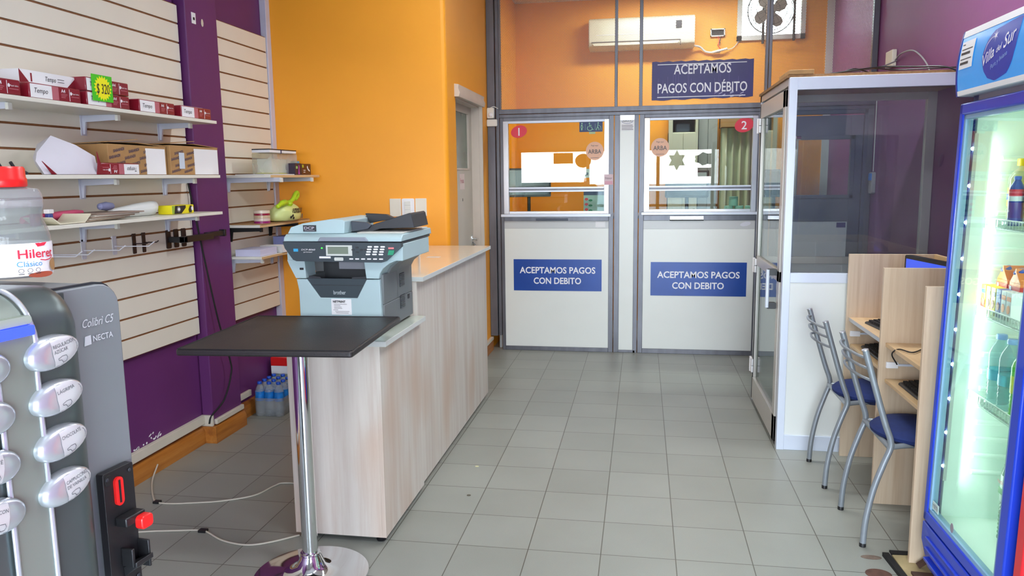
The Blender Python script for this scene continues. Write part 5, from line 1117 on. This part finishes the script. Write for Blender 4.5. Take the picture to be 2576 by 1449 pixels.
for z in (1.345, 1.040, .735):
    g = MB().tube([(.10, -.046, z), (.10, -FW+.046, z)], .004, wr, n=6).tube([(.10, -.046, z+.028), (.10, -FW+.046, z+.028)], .003, wr, n=6).tube([(.58, -.046, z), (.58, -FW+.046, z)], .004, wr, n=6).box(.094, .098, -FW+.045, -.045, z-.004, z+.030, glass('price_rail', (236, 244, 240), 1.4, .05, haze=.06))
    for k in range(27): y = -.055-k*.0198; g.tube([(.095, y, z+.028), (.095, y, z), (.58, y, z)], .0016, wr, n=5)
    g.build('wire_shelf', e, local=True)
def inf(x, y, z):   # fridge local -> world
    return e_f.matrix_world_inv(x, y, z)
ea = R(1.15)
def fr_w(x, y, z): return (.893+x*math.cos(ea)+z*math.sin(ea), -.036+y, -x*math.sin(ea)+z*math.cos(ea)+.006)
yc = mat('yellow_cap', (244, 210, 20), .4); jl = glass('pale_lemonade', (238, 232, 170), 1.2, .05, haze=.25)
jb = bottle(*fr_w(.178, -.135, 1.349), 'yellow capped lemonade bottle on the top fridge shelf', 'lemonade bottles in the fridge', r=.052, h=.215, body=jl, lab=mat('lemon_label', (236, 204, 40), .4, var=.35, scale=25), capm=yc, lz=(.30, .58), nm='drink_bottle', rings=False)
MB().lathe([(.0535, .085), (.0535, .105)], (0, 0, 0), mat('label_navy', (40, 60, 150), .4), n=28).build('label_band', jb, local=True)
MB().lathe([(.030, .196), (.031, .198), (.031, .218), (.029, .220), (0, .220)], (0, 0, 0), yc, n=28).build('wide_cap', jb, local=True)
dup(jb, fr_w(.178, -.255, 1.349), label='yellow capped lemonade bottle nearer the fridge door handle side')
pb = bottle(*fr_w(.124, -.195, 1.351), 'narrow cola bottle with blue, red and white label, top fridge shelf', None, r=.022, h=.16, body=mat('cola_blue', (20, 60, 160), .3), lab=mat('label_white', (230, 236, 240), .4), capm=mat('blue_cap', (24, 84, 200)), lz=(.50, .60), nm='cola_bottle', rings=False)
MB().lathe([(.0225, .096), (.0225, .118)], (0, 0, 0), mat('label_red', (214, 40, 66)), n=20).build('red_band', pb, local=True)
MB().text('pepsi', (-.0235, .014, .045), -Y, Z, .011, 'wtext', width=.028).build('label_lettering', pb, local=True)
oj = mat('orange_carton', (238, 130, 40), .4, var=.06); ojb = mat('carton_blue', (40, 72, 170), .4); ojr = mat('carton_red_band', (206, 60, 40), .4)
def carton(x, y, z, label, w=.075, h=.17):
    c = empty('juice_carton', fr_w(x, y, z), label, 'carton', 'orange juice cartons in the fridge')
    MB().box(-w/2, w/2, -w/2, w/2, 0, h*.72, oj).prism([(-w/2, h*.72), (w/2, h*.72), (.004, h*.95), (.004, h), (-.004, h), (-.004, h*.95)], (-w/2, 0, 0), Y, Z, X*w, oj).build('carton_body', c, local=True, bevel=.001)
    MB().box(-w/2-.0015, w/2, -w/2-.001, w/2+.001, h*.40, h*.66, ojr).box(-w/2-.002, w/2, -w/2+.004, w/2-.006, h*.34, h*.39, mat('teal_band', (60, 160, 160), .4)).text('citric', (-w/2-.002, w/2-.006, h*.47), -Y, Z, .016, 'wtext', width=w*.7).prism(ell(0, 0, .007, .007, 12), (-w/2-.002, w/2-.014, h*.61), -Y, Z, -X*.0008, 'wtext').build('carton_print', c, local=True)
    MB().lathe([(.017, 0), (.017, .018), (.015, .020), (0, .020)], (-.016, .008, h*.86), ojb, n=18, axis=(-.55, 0, .83)).build('carton_cap', c, local=True)
    return c
ca = carton(.175, -.125, 1.044, 'orange juice carton with blue cap, farther of the two'); dup(ca, fr_w(.175, -.215, 1.044), label='orange juice carton with blue cap, nearer of the two')
ys = mat('yellow_small_carton', (238, 214, 50), .4, var=.15, scale=20); ws = mat('pale_small_carton', (226, 226, 226), .4)
pz = [(.123, -.075, ys, 'small yellow juice carton at the far end of the row'), (.123, -.113, ys, 'second small yellow juice carton in the fridge row'), (.123, -.150, ys, 'third small yellow juice carton in the fridge row'), (.123, -.188, mat('small_carton_blue', (90, 110, 180), .4), 'small blue juice carton between yellow and white ones'), (.123, -.225, ws, 'small white juice carton with orange print, first of two'), (.123, -.262, ws, 'small white juice carton with orange print, second of two')]
for i, (x, y, m_, l) in enumerate(pz):
    c = empty('small_carton', fr_w(x, y, 1.046), l, 'carton', 'small juice cartons on the middle fridge shelf')
    MB().box(-.02, .02, -.017, .017, 0, .095, m_).build('carton_body', c, local=True, bevel=.001)
    g = MB().prism(ell(0, 0, .010, .014, 14), (-.0205, 0, .038), -Y, Z, -X*.0006, oj if i > 3 else mat('fruit_brown', (170, 90, 60), .5)).box(-.0208, -.020, -.013, .013, .066, .080, ojb if i < 4 else oj)
    if i == 0: g.box(-.021, -.020, -.014, .014, .012, .046, 'red')
    g.build('carton_print', c, local=True)
tl = glass('pale_blue_plastic', (196, 230, 232), 1.25, .05, haze=.16); bl_ = mat('light_blue_label', (90, 180, 200), .4, var=.3, scale=20); cb_ = mat('pale_blue_cap', (120, 170, 230), .4)
w1 = bottle(*fr_w(.155, -.130, .739), 'pale blue water bottle on the lower shelf, farther one', 'water bottles on the lower fridge shelf', r=.036, h=.24, body=tl, lab=bl_, capm=cb_, lz=(.35, .5)); dup(w1, fr_w(.155, -.212, .739), label='pale blue water bottle on the lower shelf, nearer one'); dup(w1, fr_w(.25, -.165, .739), label='pale blue water bottle behind the two front ones')
bottle(*fr_w(.155, -.30, .739), 'green labelled soda bottle at the end of the lower shelf', None, r=.036, h=.23, body=mat('lime_plastic', (90, 190, 70), .3, var=.2), lab=mat('lime_yellow', (206, 214, 60), .4), capm=mat('green_cap', (40, 140, 60), .4), lz=(.35, .6), nm='soda_bottle')
bg = bottle(*fr_w(.20, -.235, .287), 'large green mineral water bottle at the fridge bottom', None, r=.046, h=.33, body=glass('green_plastic', (120, 190, 160), 1.25, .06, haze=.18), lab=mat('mineral_label', (206, 220, 214), .4), capm=mat('green_cap', (40, 140, 60)), lz=(.42, .70), rings=True)
MB().text('nativa', (-.047, .026, .20), -Y, Z, .016, mat('label_red', (214, 40, 66)), width=.052).box(-.047, -.044, -.02, .02, .165, .185, mat('green_cap', (40, 140, 60))).build('label_print', bg, local=True)

# red fridge beside it, only its door edge comes into view
e = empty('red_fridge', (.905, -.70, 0), 'red framed drinks fridge beside the blue one', 'fridge'); e.rotation_euler = (0, R(1.15), 0)
rd = mat('red_enamel', (216, 30, 44), .3, coat=.3)
MB().box(.04, .62, -.60, 0, .02, 1.75, rd).build('fridge_cabinet', e, local=True, bevel=.004)
MB().box(-.004, .036, -.045, 0, .20, 1.74, rd).box(-.004, .036, -.60, -.555, .20, 1.74, rd).box(-.004, .036, -.60, 0, 1.70, 1.74, rd).box(-.004, .036, -.60, 0, .20, .25, rd).build('fridge_door', e, local=True, bevel=.005)
MB().box(.02, .036, -.555, -.045, .25, 1.70, fw).build('door_panel', e, local=True)

# ================================================================ goods on the slat shelves
ZS1, ZS2, ZS3 = 1.849, 1.563, 1.367
def ream(y0, z, label, x1=-2.41, Ly=.27, rz=0.0, flip=False, hgt=.056, dd=.105):
    c = empty('paper_ream', (x1-dd, y0+Ly/2, z), label, 'paper ream', 'red paper reams on the top shelf', rz=rz)
    h, a = hgt, Ly/2
    MB().box(-dd, dd, -a, a, 0, h, 'wine').build('wrapper', c, local=True, bevel=.004)
    f = MB(); xf = dd+.0002; s = -1 if flip else 1
    def P(y): return (-a+y*Ly) if not flip else (a-y*Ly)
    f.box(xf-.001, xf+.0006, P(.02), P(.42), .002, h-.004, 'paper').box(xf-.001, xf+.0005, P(.42), P(.55), .002, h-.004, 'pink').box(-dd*.95, dd*.95, -a*.94, a*.5, h, h+.0008, 'paper' if not flip else 'wine').box(-dd*.3, dd*.3, -a-.001, -a, h*.68, h*.98, 'paper')
    u = (0, 1, 0) if not flip else (0, -1, 0); v = (0, 0, 1) if not flip else (0, 0, -1)
    zt = lambda q: q if not flip else h-q
    f.text('Tempo', (xf+.0004, P(.09), zt(h*.36)), u, v, .019, 'btext', width=Ly*.25, shear=.25).text('A4', (xf, P(.60), zt(h*.60)), u, v, .013, 'wtext', width=.022, bold=.02).box(xf-.001, xf+.0005, P(.765), P(.772), .004, h-.006, 'wtext')
    for k in range(3): f.box(xf-.001, xf+.0004, P(.60), P(.60+.12-.02*k), zt(h*.46-k*.006), zt(h*.46-k*.006+.0025), 'pink')
    f.text('Papel obra', (xf, P(.82), zt(h*.55)), u, v, .006, 'wtext', width=Ly*.14).prism(ell(0, 0, .005, .007, 10), (xf, P(.80), zt(h*.60)), u, v, (.0005, 0, 0), 'wtext')
    f.box(xf-.001, xf+.0004, P(.80), P(.96), zt(h*.36), zt(h*.36+.0025), 'pink')
    f.build('wrapper_print', c, local=True)
    return c
rA = ream(-.675, ZS1, 'red paper ream at the left end of the top shelf')
def rcopy(y0, z, label, x1=-2.41, Ly=.27, rz=0.0): return dup(rA, (x1-.105, y0+Ly/2, z), rz, label)
rcopy(-.365, ZS1, 'red and white paper ream right of the one at the left end')
rcopy(-.060, ZS1, 'lower paper ream of the stack bearing the price card')
rcopy(-.060, ZS1+.0575, 'upper paper ream of the stack bearing the price card')
rcopy(.278, ZS1, 'single red paper ream right of the priced stack')
rcopy(.602, ZS1, 'last red paper ream at the right end of the top shelf')
c = ream(-.330, 0, 'white and red paper pack lying on top of the second ream', x1=-2.41); c.location = (-2.545, -.20, ZS1+.059)
for k in list(c.children):
    bpy.data.objects.remove(k)
MB().box(-.10, .085, -.15, .15, 0, .05, 'paper').prism([(-.15, 0), (-.10, 0), (-.15, .05)], (.0852, 0, 0), Y, Z, X*.001, 'wine').prism([(.09, 0), (.15, 0), (.15, .05)], (.0852, 0, 0), Y, Z, X*.001, 'wine').text('Tempo', (.0855, -.02, .018), Y, Z, .018, 'btext', width=.055, shear=.25).box(.085, .086, -.095, -.088, .008, .04, 'wine').box(.085, .0862, .045, .08, .030, .032, 'gtext').box(.085, .0862, .045, .08, .020, .022, 'gtext').build('wrapper', c, local=True, bevel=.002)
# the price card
m = MB(); m.box(-2.406, -2.402, -.03, .092, ZS1+.020, ZS1+.128, 'green')
st_ = [((.054 if i % 2 == 0 else .043)*math.cos(R(i*9)), (.052 if i % 2 == 0 else .040)*math.sin(R(i*9))) for i in range(40)]
m.prism(st_, (-2.402, .031, ZS1+.074), Y, Z, X*.001, 'yellow').text('$ 320', (-2.4005, .031, ZS1+.052), Y, Z, .042, 'btext', width=.078, align='c', shear=.1)
tag(m.build('price_card'), 'green and yellow price card standing against the ream stack', 'price card')
# middle shelf
def cbox(y0, y1, h, label, xb, xf, sheet):
    c = empty('cardboard_box', ((xb+xf)/2, (y0+y1)/2, ZS2), label, 'box', 'printed cardboard boxes on the middle shelf')
    MB().box(xb, xf, y0, y1, ZS2, ZS2+h, 'card').build('box_body', c, bevel=.003)
    MB().obox((xb, y0, ZS2+h+.001), (xf-xb, 0, .006), (0, (y1-y0)*.5, .018), (0, 0, .003), 'card').obox((xf, y1+.004, ZS2+h+.001), (-(xf-xb), 0, .006), (0, -(y1-y0)*.52, .012), (0, 0, -.003), 'card').build('box_flap', c)
    f = MB(); pi = mat('box_print_ink', (92, 78, 92), .7)
    u = Vector((0, math.cos(.18), math.sin(.18))); v = Vector((0, -math.sin(.18), math.cos(.18)))
    for r_ in range(4):
        for q in range(3):
            yy = y0+.004+q*.105+(r_ % 2)*.03; zz = ZS2+.008+r_*.030
            if yy+.085 < y1 and zz+.026 < ZS2+h: f.text('SARANDI', (xf+.0008, yy, zz), u, v, .0125, pi, width=.078, bold=.03, shear=.2)
    f.box(xf, xf+.0035, sheet[0], sheet[1], ZS2+.002, ZS2+h-.012, 'paper') if sheet else None
    f.build('box_print', c); return c
cbox(.095, .515, .135, 'printed cardboard box on the left with a white sheet at its right', -2.655, -2.452, (.355, .50))
cbox(.530, .965, .145, 'cardboard box on the right with open flap and large white sheet', -2.655, -2.440, (.735, .955))
tag(MB().box(-2.4385, -2.4375, .60, .645, ZS2+.03, ZS2+.11, mat('pale_blue_label', (200, 212, 226), .6)).build('shipping_label'), 'pale blue shipping label on the right cardboard box', 'label')
c = ream(-.015, ZS2, 'upside down red paper ream before the left cardboard box', x1=-2.408, Ly=.255, flip=True, hgt=.050, dd=.019)
w_ = MB()   # torn open white wrapper
pts = [(-.33, 0, -2.42), (-.055, 0, -2.41), (-.02, .02, -2.43), (-.03, .075, -2.43), (-.10, .12, -2.46), (-.185, .155, -2.50), (-.30, .085, -2.47), (-.345, .05, -2.44)]
fr_ = [(x+.01, y, ZS2+z+.001) for y, z, x in pts]; n = len(fr_); cen = (-2.402, -.15, ZS2+.055)
bk = [(x-.10, (y+.16)*.55-.12, ZS2+z*.8+.001) for y, z, x in pts]
w_.add(fr_+bk+[cen], [(i, (i+1) % n, 2*n) for i in range(n)]+[((i+1) % n, i, n+i, n+(i+1) % n) for i in range(n)]+[tuple(range(2*n-1, n-1, -1))], mat('wrapper_white', (214, 212, 224), .55, var=.03))
wo = w_.build('open_wrapper'); tag(wo, 'crumpled white open paper wrapper on the middle shelf', 'wrapper')
MB().prism([(-.345, .05), (-.30, .0), (-.275, .0)], (-2.405, 0, ZS2+.001), Y, Z, X*.003, 'wine').build('red_fold', wo)
MB().prism([(-.04, .095), (-.022, .045), (-.018, .0), (-.05, .0), (-.04, .04)], (-2.404, 0, ZS2+.001), Y, Z, X*.003, 'wine').build('red_fold', wo)
tag(MB().box(-2.47, -2.44, -.53, -.405, ZS2, ZS2+.028, mat('orange_red_tin', (196, 60, 36), .45)).build('orange_packet', bevel=.002), 'flat orange packet on the middle shelf near the bottle cap', 'packet')
for k, (y, l) in enumerate(((-.50, 'black wire clip on the orange packet, left'), (-.44, 'black wire clip on the orange packet, right'))):
    tag(MB().tube(spline([(-2.435, y-.02, ZS2+.045), (-2.435, y, ZS2+.022), (-2.432, y+.03, ZS2+.012), (-2.432, y+.05, ZS2+.004)]), .006, ce).build('wire_clip'), l, 'clip')
# third shelf
pkm = mat('pink_plastic', (214, 84, 122), .35, var=.1)
e = empty('pink_bag', (-2.56, -.17, ZS3), 'pink plastic bag lying at the back of the third shelf', 'bag')
MB().lathe([(0, -.17), (.012, -.165), (.017, -.12), (.014, -.04), (.016, .03), (.015, .12), (.010, .165), (0, .17)], (-2.56, -.13, ZS3+.026), pkm, n=16, axis=(0, 1, .04), sx=1.4).build('bag_body', e)
e = empty('white_tray', (-2.47, -.21, ZS3), 'shallow cream paper tray on the third shelf', 'tray')
MB().prism([(-.075, 0), (.065, 0), (.105, .033), (.100, .035), (.062, .004), (-.072, .004), (-.112, .030), (-.115, .028)], (-2.54, -.20, ZS3+.001), Y, Z, X*.13, mat('cream_card', (226, 220, 196), .6)).build('tray_body', e)
e = empty('glue_bottle', (-2.53, -.185, ZS3), 'small white and blue glue bottle in the paper tray', 'bottle')
MB().box(-2.54, -2.52, -.20, -.175, ZS3+.006, ZS3+.040, mat('glue_blue', (60, 76, 150), .4)).build('bottle_body', e, bevel=.004); MB().box(-2.542, -2.518, -.203, -.172, ZS3+.040, ZS3+.058, 'paper').build('bottle_top', e, bevel=.003)
env = [(0, (196, 178, 156)), (1, (206, 196, 180)), (2, (170, 150, 134)), (3, (214, 204, 190)), (4, (150, 130, 118))]
for k, col_ in env:
    c, s_ = math.cos(.05*k-.08), math.sin(.05*k-.08)
    tag(MB().obox((-2.62+.004*k, -.10+.012*k, ZS3+.001+.0065*k), (.19, 0, 0), (s_*.25, .27*c, .002), (0, 0, .0055), mat('envelope_%d' % k, col_, .7)).build('envelope', bevel=.001),
        ['tan envelope at the bottom of the pile', 'pale envelope second from the bottom of the pile', 'brown envelope in the middle of the pile', 'cream envelope second from the top of the pile', 'dark tan envelope on top of the pile'][k], 'envelope', 'envelopes piled on the third shelf')
tag(MB().lathe([(0, -.05), (.014, -.04), (.020, 0), (.014, .04), (0, .05)], (-2.50, .115, ZS3+.058), mat('grey_blue_pouch', (124, 128, 164), .6), n=18, axis=(0, 1, 0), sx=1.0).build('grey_pouch'), 'grey blue pouch on the envelope pile', 'pouch')
e = empty('white_roll_bag', (-2.53, .38, ZS3), 'long rolled white plastic bag on the third shelf', 'bag')
MB().lathe([(0, -.17), (.015, -.165), (.020, -.10), (.027, 0), (.031, .10), (.030, .14), (.016, .160), (.0, .165)], (-2.53, .345, ZS3+.030), mat('white_bag_film', (228, 232, 232), .3, var=.02), n=20, axis=(0, 1, .03), sx=1.35).build('bag_body', e)
e = empty('yellow_packet', (-2.50, .63, ZS3), 'yellow and black tool packet at the end of the third shelf', 'packet')
MB().box(-2.54, -2.462, .545, .735, ZS3, ZS3+.044, mat('packet_yellow', (236, 222, 30), .4)).build('packet_box', e, bevel=.003)
m = MB().box(-2.462, -2.4605, .545, .60, ZS3+.002, ZS3+.042, mat('packet_lime', (150, 176, 60), .4)).prism([(.56, .002), (.62, .002), (.66, .030), (.66, .042), (.57, .042)], (-2.4605, 0, ZS3), Y, Z, X*.001, 'black').prism(ell(.597, .024, .016, .015, 18), (-2.4593, 0, ZS3), Y, Z, X*.001, 'gtext').prism(ell(.597, .024, .009, .008, 18), (-2.458, 0, ZS3), Y, Z, X*.001, 'paper').prism([(.69, .004), (.71, .004), (.715, .038), (.70, .040), (.685, .02)], (-2.4605, 0, ZS3), Y, Z, X*.001, 'black').prism(ell(.715, .024, .009, .011, 14), (-2.459, 0, ZS3), Y, Z, X*.001, 'paper')
m.build('packet_print', e)
tag(MB().box(-2.458, -2.44, -.372, -.338, ZS3, ZS3+.046, mat('mauve_box', (150, 84, 116), .5)).prism(ell(0, 0, .012, .013, 16), (-2.44, -.355, ZS3+.026), Y, Z, X*.001, 'pink').build('mauve_box', bevel=.001), 'small mauve box at the third shelf beside the bottle', 'box')
# right panel: upper shelf
Z4, Z5, Z6 = 1.563, 1.261, 1.067
e = empty('file_box', (-2.45, 1.66, Z4), 'translucent plastic file box with papers inside', 'file box')
MB().prism(rrect(1.545, 1.905, 0, .130, .012), (-2.55, 0, Z4+.006), Y, Z, X*.13, glass('frosted_plastic', (236, 238, 222), 1.3, .25, haze=.24)).build('box_shell', e)
MB().box(-2.53, -2.44, 1.56, 1.86, Z4+.008, Z4+.013, 'yellow').box(-2.53, -2.44, 1.57, 1.85, Z4+.014, Z4+.10, 'paper').build('paper_stack', e)
tag(MB().box(-2.52, -2.40, 1.49, 1.86, Z4+.153, Z4+.159, 'black').box(-2.52, -2.402, 1.492, 1.858, Z4+.137, Z4+.153, 'paper').box(-2.4015, -2.3995, 1.635, 1.648, Z4+.132, Z4+.156, nb).build('note_book', bevel=.001), 'white paged book with black cover on the file box', 'book')
e = empty('purple_box', (-2.40, 1.83, Z4), 'small dark purple box beside the brown one', 'box')
MB().box(-2.43, -2.375, 1.775, 1.868, Z4, Z4+.075, mat('box_black_purple', (44, 24, 50), .35)).build('box_body', e, bevel=.001); MB().prism([(0, 0), (.022, 0), (.016, .022), (.02, .05), (.012, .062), (.006, .03)], (-2.3745, 1.818, Z4+.004), Y, Z, X*.001, mat('print_magenta', (176, 60, 170), .4)).box(-2.375, -2.374, 1.788, 1.812, Z4+.040, Z4+.056, mat('print_green', (150, 200, 120), .5)).build('box_print', e)
e = empty('brown_box', (-2.40, 1.94, Z4), 'brown box with white print at the shelf end', 'box')
MB().box(-2.43, -2.375, 1.872, 2.015, Z4, Z4+.073, mat('chocolate_brown', (84, 44, 28), .35)).build('box_body', e, bevel=.001); MB().box(-2.375, -2.374, 1.882, 1.902, Z4+.048, Z4+.066, mat('print_lime', (190, 196, 50), .5)).prism([(0, .03), (.012, .038), (.02, .02), (.046, .006), (.040, 0), (.014, .010)], (-2.3745, 1.952, Z4+.022), Y, Z, X*.001, 'paper').box(-2.375, -2.374, 1.90, 1.93, Z4+.028, Z4+.032, 'paper').box(-2.375, -2.374, 1.90, 1.925, Z4+.016, Z4+.020, 'paper').build('box_print', e)
tag(MB().box(-2.50, -2.44, 1.92, 1.985, Z4, Z4+.092, mat('light_blue_box', (90, 170, 220), .5)).build('blue_box', bevel=.001), 'light blue box standing behind the brown one', 'box')
tag(MB().obox((-2.60, 1.42, Z4+.0005), (.20, -.02, 0), (.02, .42, 0), (0, 0, .004), 'paper').build('loose_papers'), 'loose white sheets under the file box', 'paper sheets')
# tape rolls and green bag
for k, (col_, l) in enumerate((((150, 40, 110), 'magenta tape roll at the bottom of the tape stack'), ((216, 196, 186), 'pale tape roll second from the bottom'), ((206, 180, 150), 'beige tape roll second from the top'), ((150, 30, 60), 'wine red tape roll near the top of the stack'), ((222, 206, 186), 'cream tape roll on top of the tape stack'))):
    hh = (.016, .018, .018, .012, .018)[k]; zz = Z5+.001+sum((.016, .018, .018, .012, .018)[:k])
    tag(MB().lathe([(.049, 0), (.050, .001), (.050, hh-.001), (.049, hh-.0004), (.036, hh-.0004), (.036, 0)], (-2.50, 1.535, zz), mat('tape_%d' % k, col_, .2, coat=.5), n=36).build('tape_roll'), l, 'tape roll', 'stacked tape rolls')
gm = mat('lime_bag', (176, 212, 40), .35, var=.08, scale=12); gl = mat('pale_bag_film', (214, 226, 150), .35, var=.05, scale=12)
e = empty('green_shopping_bag', (-2.46, 1.80, Z5), 'knotted lime green shopping bag with black print', 'bag')
vs = []; n = 28; prf = [(.60, .003), (.92, .009), (1.0, .04), (.98, .075), (.80, .105), (.45, .122), (.12, .128)]
b = MB()
for k, (r_, z) in enumerate(prf):
    for i in range(n):
        a = 2*math.pi*i/n; rr = r_*(1+.05*math.sin(3*a+k)+.04*math.sin(7*a+2*k)+(.16*max(0, math.cos(a))*(k in (2, 3, 4))*0)); vs.append((-2.47+.085*rr*math.cos(a), 1.795+.175*rr*math.sin(a)*(1.0), Z5+z*(.92+.08*math.sin(a*2+k))))
fs = [(k*n+i, k*n+(i+1) % n, (k+1)*n+(i+1) % n, (k+1)*n+i) for k in range(len(prf)-1) for i in range(n)]+[tuple(range(n))[::-1], tuple((len(prf)-1)*n+i for i in range(n))]
b.add(vs, fs, gl, True); b.build('bag_body', e, subs=1)
MB().tube(spline([(-2.45, 1.79, Z5+.115), (-2.43, 1.72, Z5+.125), (-2.42, 1.64, Z5+.118), (-2.42, 1.585, Z5+.10)]), [.016]*8+[.02]*8+[.014]*8+[.006], gm, n=10).tube(spline([(-2.45, 1.79, Z5+.112), (-2.44, 1.85, Z5+.140), (-2.44, 1.895, Z5+.175), (-2.44, 1.925, Z5+.185), (-2.44, 1.93, Z5+.160), (-2.44, 1.89, Z5+.140)]), [.014]*30+[.012]*10+[.006], gm, n=10).lathe([(0, -.025), (.022, -.012), (.028, 0), (.022, .012), (0, .025)], (-2.44, 1.79, Z5+.115), gm, n=16).build('bag_handles', e)
m = MB()
m.text('SUPERMERCADO', (-2.384, 1.735, Z5+.072), Y, Z, .014, 'btext', width=.155, bold=.05, shear=.3).text('Y AUTOSERVICIO', (-2.384, 1.73, Z5+.056), Y, Z, .013, 'btext', width=.15, bold=.05, shear=.3)
for y, z in ((1.715, .030), (1.735, .040), (1.742, .024)): m.prism(ell(0, 0, .011, .008, 10, .5), (-2.384, y, Z5+z), Y, Z, X*.0005, 'btext')
m.prism([(0, 0), (.04, 0), (.05, .03), (.012, .03)], (-2.384, 1.86, Z5+.016), Y, Z, X*.0005, 'gtext')
m.v = [(-2.47+.0865*math.sqrt(max(.05, 1-((v[1]-1.795)/.19)**2)), v[1], v[2]) for v in m.v]
m.build('bag_print', e)
tag(MB().obox((-2.64, 1.40, Z5+.0003), (.205, 0, 0), (0, .69, 0), (0, 0, .0025), 'card').build('cardboard_sheet'), 'flat cardboard sheet lining the shelf under the green bag', 'cardboard')
# lowest shelf papers
tag(MB().box(-2.62, -2.455, 1.40, 1.62, Z6, Z6+.042, mat('lilac_white_paper', (206, 206, 232), .6)).build('paper_stack', bevel=.001), 'lilac white paper stack on the lowest shelf', 'paper stack')
tag(MB().obox((-2.58, 1.665, Z6), (.15, 0, 0), (0, .10, .0), (0, -.03, .046), 'paper').build('folded_sheets', bevel=.001), 'cream folded sheets leaning right of the paper stack', 'paper sheets')
tag(MB().obox((-2.60, 1.775, Z6), (.14, 0, 0), (0, .20, 0), (0, 0, .018), mat('beige_sheets', (214, 204, 196), .7)).build('loose_papers', bevel=.001), 'thin pile of beige sheets on the lowest shelf', 'paper sheets')
tag(MB().box(-2.62, -2.47, 1.90, 2.095, Z6+.0185, Z6+.085, mat('slate_blue_folders', (128, 136, 190), .5, var=.1, scale=60, stretch=(1, 1, 8))).box(-2.62, -2.47, 1.99, 2.095, Z6, Z6+.0185, 'card').build('folder_pile', bevel=.001), 'slate blue folder pile at the end of the lowest shelf', 'folders')
# ceiling tube lamps that carry the tube lights
tb = mat('tube_glow', (245, 250, 255), .4, emit=(240, 248, 255), estr=3.0); c0 = None
for (x, y, p_), l in zip(TUBES, ('twin tube ceiling lamp over the coffee machine', 'twin tube ceiling lamp in front of the fridges', 'twin tube ceiling lamp over the counter', 'twin tube ceiling lamp over the glass booth', 'twin tube ceiling lamp in the cashiers room')):
    if c0 is None:
        c0 = empty('ceiling_light', (x, y, 3.30), l, 'ceiling light', 'twin tube ceiling lamps')
        MB().prism([(-.10, 0), (.10, 0), (.075, -.022), (-.075, -.022)], (-.62, 0, 0), Y, Z, X*1.24, 'white').build('lamp_housing', c0, local=True, bevel=.002)
        for s in (-1, 1): MB().tube([(-.60, s*.118, -.016), (.60, s*.118, -.016)], .013, tb, n=12).build('lamp_tube', c0, local=True)
    else: dup(c0, (x, y, 3.30), label=l)
